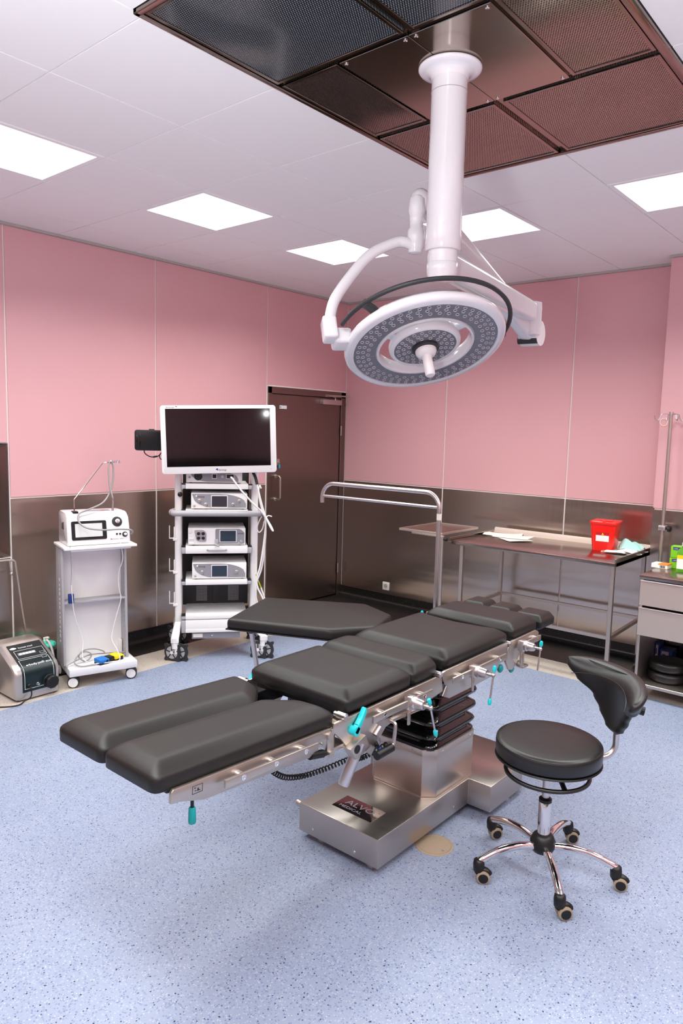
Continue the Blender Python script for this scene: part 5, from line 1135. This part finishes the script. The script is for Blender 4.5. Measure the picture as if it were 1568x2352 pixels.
# Mayo stand left of the table
ms = thing('mayo_stand', 'small steel tray on a single post left of the long steel table', 'tray stand', (1.63, -.66, 0))
mx0, mx1, my0, my1, mz = 1.42, 1.828, -.940, -.372, .945
b = B(); b.box((mx0, my0, mz-.014), (mx1, my1, mz-.008)); part('tray', b, 'table_steel', ms, True)
b = B()
for lo, hi in (((mx0-.006, my0-.006), (mx1+.006, my0)), ((mx0-.006, my1), (mx1+.006, my1+.006)), ((mx0-.006, my0), (mx0, my1)), ((mx1, my0), (mx1+.006, my1))): b.box((*lo, mz-.014), (*hi, mz+.006), .002, 1)
part('tray_rim', b, 'satin_steel', ms, True)
b = B(); b.cyl((1.845, -.955, .03), (1.845, -.955, .925), .0135, seg=16); part('post', b, 'satin_steel', ms, True)
b = B(); b.box((1.55, -.962, .918), (1.86, -.942, .932), .003); part('tray_arm', b, 'satin_steel', ms, True)
part('lock_knob', B().turn((1.858, -.955, .905), (1, 0, 0), [(.006, 0), (.006, .012), (.014, .014), (.014, .03), (.010, .033)], 12), 'black_plastic', ms, True)
part('tray_knob', B().turn((1.62, -.93, .930), (0, 0, -1), [(.014, 0), (.014, .012), (.010, .016)], 12), 'black_plastic', ms, True)
b = B(); b.box((1.44, -.985, .026), (1.86, -.955+.03, .050), .004); b.box((1.44, -.985, .026), (1.47, -.42, .050), .004); part('base', b, 'satin_steel', ms, True)
for x, y in ((1.455, -.97), (1.845, -.955), (1.455, -.435)): part('caster', B().cyl((x-.01, y, .018), (x+.01, y, .018), .018, seg=16), 'black_plastic', ms, True)

# ------------------------------------------------------------------ drawer cabinet at the right edge
cbn = thing('drawer_cabinet', 'stainless steel cabinet with two drawers and open shelf at the right edge', 'cabinet', (3.70, -.67, 0))
cx0, cx1, cy0, cy1, cz = 3.375, 4.02, -.915, -.42, .845
part('top', B().box((cx0-.006, cy0-.012, cz-.028), (cx1+.006, cy1, cz), .003), 'table_steel', cbn, True)
for x in (cx0, cx1-.018): part('side_panel', B().box((x, cy0+.012, .085), (x+.018, cy1, cz-.028), .002, 1), 'satin_steel', cbn, True)
part('back_panel', B().box((cx0+.018, cy1-.012, .085), (cx1-.018, cy1, cz-.028)), 'cover_steel', cbn, True)
part('bottom_shelf', B().box((cx0, cy0, .085), (cx1, cy1-.012, .107), .002, 1), 'satin_steel', cbn, True)
part('shelf_divider', B().box((cx0+.018, cy0+.02, .43), (cx1-.018, cy1-.012, .44)), 'cover_steel', cbn, True)
for z0_, z1_ in ((.640, .802), (.436, .618)):
    b = B(); b.box((cx0, cy0-.006, z0_), (cx1, cy0+.012, z1_), .002, 1); d_ = part('drawer', b, 'cabinet_steel', cbn, True)
    b = B(); b.prism([(cy0-.006, z1_), (cy0+.012, z1_), (cy0+.012, z1_+.004), (cy0-.012, z1_+.010), (cy0-.014, z1_+.002)], 'x', cx0+.002, cx1-.002); part('grip_edge', b, 'alu', d_, True)
    part('drawer_box', B().box((cx0+.03, cy0+.012, z0_+.01), (cx1-.03, cy1-.03, z1_-.02)), 'cover_steel', d_, True)
for x in (cx0+.05, cx1-.05):
    for y in (cy0+.06, cy1-.06):
        c_ = part('caster', B().cyl((x, y, .086), (x, y, .045), .016, seg=12), 'alu', cbn, True); part('wheel', B().cyl((x-.012, y, .035), (x+.012, y, .035), .035, seg=20), 'black_plastic', c_, True)
# round cushions on its shelf
for z, lb_ in ((.107, 'lower of two stacked round black cushions on the cabinet shelf'), (.178, 'upper of two stacked round black cushions on the cabinet shelf')):
    b = B(); b.turn((3.535, -.70 if z > .15 else -.705, z), (0, 0, 1), [(.10, 0), (.122, .006), (.128, .02), (.128, .048), (.120, .062), (.10, .069), (.03, .070)], 40); solo('round_cushion', b, 'black_leather', lb_, 'cushion', 'round cushions in the cabinet', 60)
for (x, y, z, w_, d_, h_, mt, lb_, rz) in ((3.475, -.515, .107, .085, .10, .165, 'navy', 'navy carton behind the round cushions with a white label, in the middle', 0), (3.41, -.50, .107, .028, .10, .20, 'navy', 'narrow dark blue carton at the left of the cabinet shelf', 0), (3.66, -.53, .107, .13, .10, .12, 'navy', 'blue and grey carton at the right behind the round cushions', 8)):
    t = thing('carton', lb_, 'box', (x, y, z), R(rz), 'cartons on the cabinet shelf'); part('box', B().box((-w_/2, -d_/2, 0), (w_/2, d_/2, h_), .001, 1), mt, t); part('box_label', B().box((-w_*.36, -d_/2-.0008, h_*.50), (w_*.20, -d_/2+.0005, h_*.92)), 'light_grey', t)
    part('box_print', B().box((-w_*.30, -d_/2-.0014, h_*.60), (-w_*.05, -d_/2, h_*.80)), 'label_blue', t)
# things on the cabinet top
wbx = thing('white_carton', 'flat white carton with orange edge lying on the cabinet top', 'box', (3.392, -.535, cz), R(-4))
part('box', B().box((-.055, -.045, 0), (.055, .045, .030), .001, 1), 'paper', wbx); part('orange_band', B().box((-.01, -.0455, .024), (.0555, .0455, .0305)), 'orange', wbx); part('barcode', (lambda b: ([b.box((.005+.006*k, -.0462, .004), (.008+.006*k+.001*(k % 2), -.0445, .022)) for k in range(6)], b)[-1])(B()), 'black_plastic', wbx)
for z, dx, lb_ in ((0, 0, 'lower of two bright green cartons stacked on the cabinet top'), (.075, .004, 'upper of two bright green cartons stacked on the cabinet top')):
    t = thing('green_carton', lb_, 'box', (3.475+dx, -.462, cz+z), R(3), 'green cartons on the cabinet')
    part('box', B().box((-.045, -.038, 0), (.075, .038, .072 if z == 0 else .080), .001, 1), 'green_box', t); h_ = .072 if z == 0 else .080
    part('box_label', B().box((-.030, -.0388, h_-.026), (.06, -.0375, h_-.006)), 'label_blue', t)
    tb = text_bm('SHIP CA' if 0 else 'CARE', .010); tb.xf(FRONT((-.024, -.0392, h_-.020))); part('lettering', tb, 'white_print', t)
gbt = thing('gel_bottle', 'green disinfectant bottle with white label on the cabinet top', 'bottle', (3.545, -.585, cz))
def bo(w_, d_, z, r_): return [Vector((x, y, z)) for x, y in rrect(w_, d_, r_, 4)]
b = B(); b.loft([bo(.075, .055, 0, .015), bo(.082, .062, .006, .018), bo(.084, .064, .12, .02), bo(.070, .055, .150, .02), bo(.030, .030, .165, .0145), bo(.028, .028, .180, .0135)]); part('bottle', b, 'gel_green', gbt, sharp=50)
part('bottle_label', B().box((-.034, -.0338, .02), (.034, -.0315, .115), .001, 1), 'paper', gbt); part('label_band', B().box((-.034, -.0344, .090), (.034, -.0330, .115)), 'yellow', gbt); part('cap', B().turn((0, 0, .176), (0, 0, 1), [(.016, 0), (.016, .022), (.012, .026)], 18), 'white_plastic', gbt)

# ------------------------------------------------------------------ infusion stand behind the cabinet
iv = thing('infusion_stand', 'tall steel infusion pole with four hooks behind the drawer cabinet', 'infusion stand', (3.325, -.345, 0))
part('pole', B().cyl((3.325, -.345, .02), (3.325, -.345, 1.925), .0125, seg=18), 'satin_steel', iv, True)
part('pole_cap', B().cyl((3.325, -.345, 1.912), (3.325, -.345, 1.935), .0155, seg=18), 'alu', iv, True)
part('base', B().turn((3.325, -.345, 0), (0, 0, 1), [(.085, 0), (.085, .012), (.06, .022), (.02, .034)], 28), 'satin_steel', iv, True)
for a in (40, 130, 220, 310):
    d = Vector((math.cos(R(a)), math.sin(R(a)), 0)); c = Vector((3.325, -.345, 0)); up = Vector((0, 0, 1))
    s_ = .62 if a in (130,) else (.8 if a in (40,) else 1.)
    b = B(); b.tube([c+d*.012+up*1.920]+[c+d*q[0]*s_+up*q[1] for q in ((.055, 1.920), (.070, 1.915), (.076, 1.900), (.082, 1.885), (.092, 1.876), (.105, 1.878), (.114, 1.890), (.118, 1.905))], .0035, 8, 3); part('hook', b, 'alu', iv, True)
b = B(); b.box((3.300, -.372, 1.085), (3.350, -.318, 1.12), .005); part('height_clamp', b, 'alu', iv, True)
part('clamp_knob', B().turn((3.350, -.350, 1.10), Vector((.76, -.1, 0)), [(.008, 0), (.008, .014), (.022, .016), (.022, .032), (.016, .036)], 10), 'black_plastic', iv, True)
rb = thing('rubber_bands', 'pale rubber bands looped over a hook of the infusion pole', 'rubber band', (3.285, -.372, 1.84))
for r_, dz, mt in ((.027, 0, 'paper'), (.022, -.004, 'cream_plastic'), (.024, -.012, 'orange')): part('band', B().torus((0, 0, .024+dz), (.6, -.75, .1), r_, .0014, 28, 6), mt, rb)
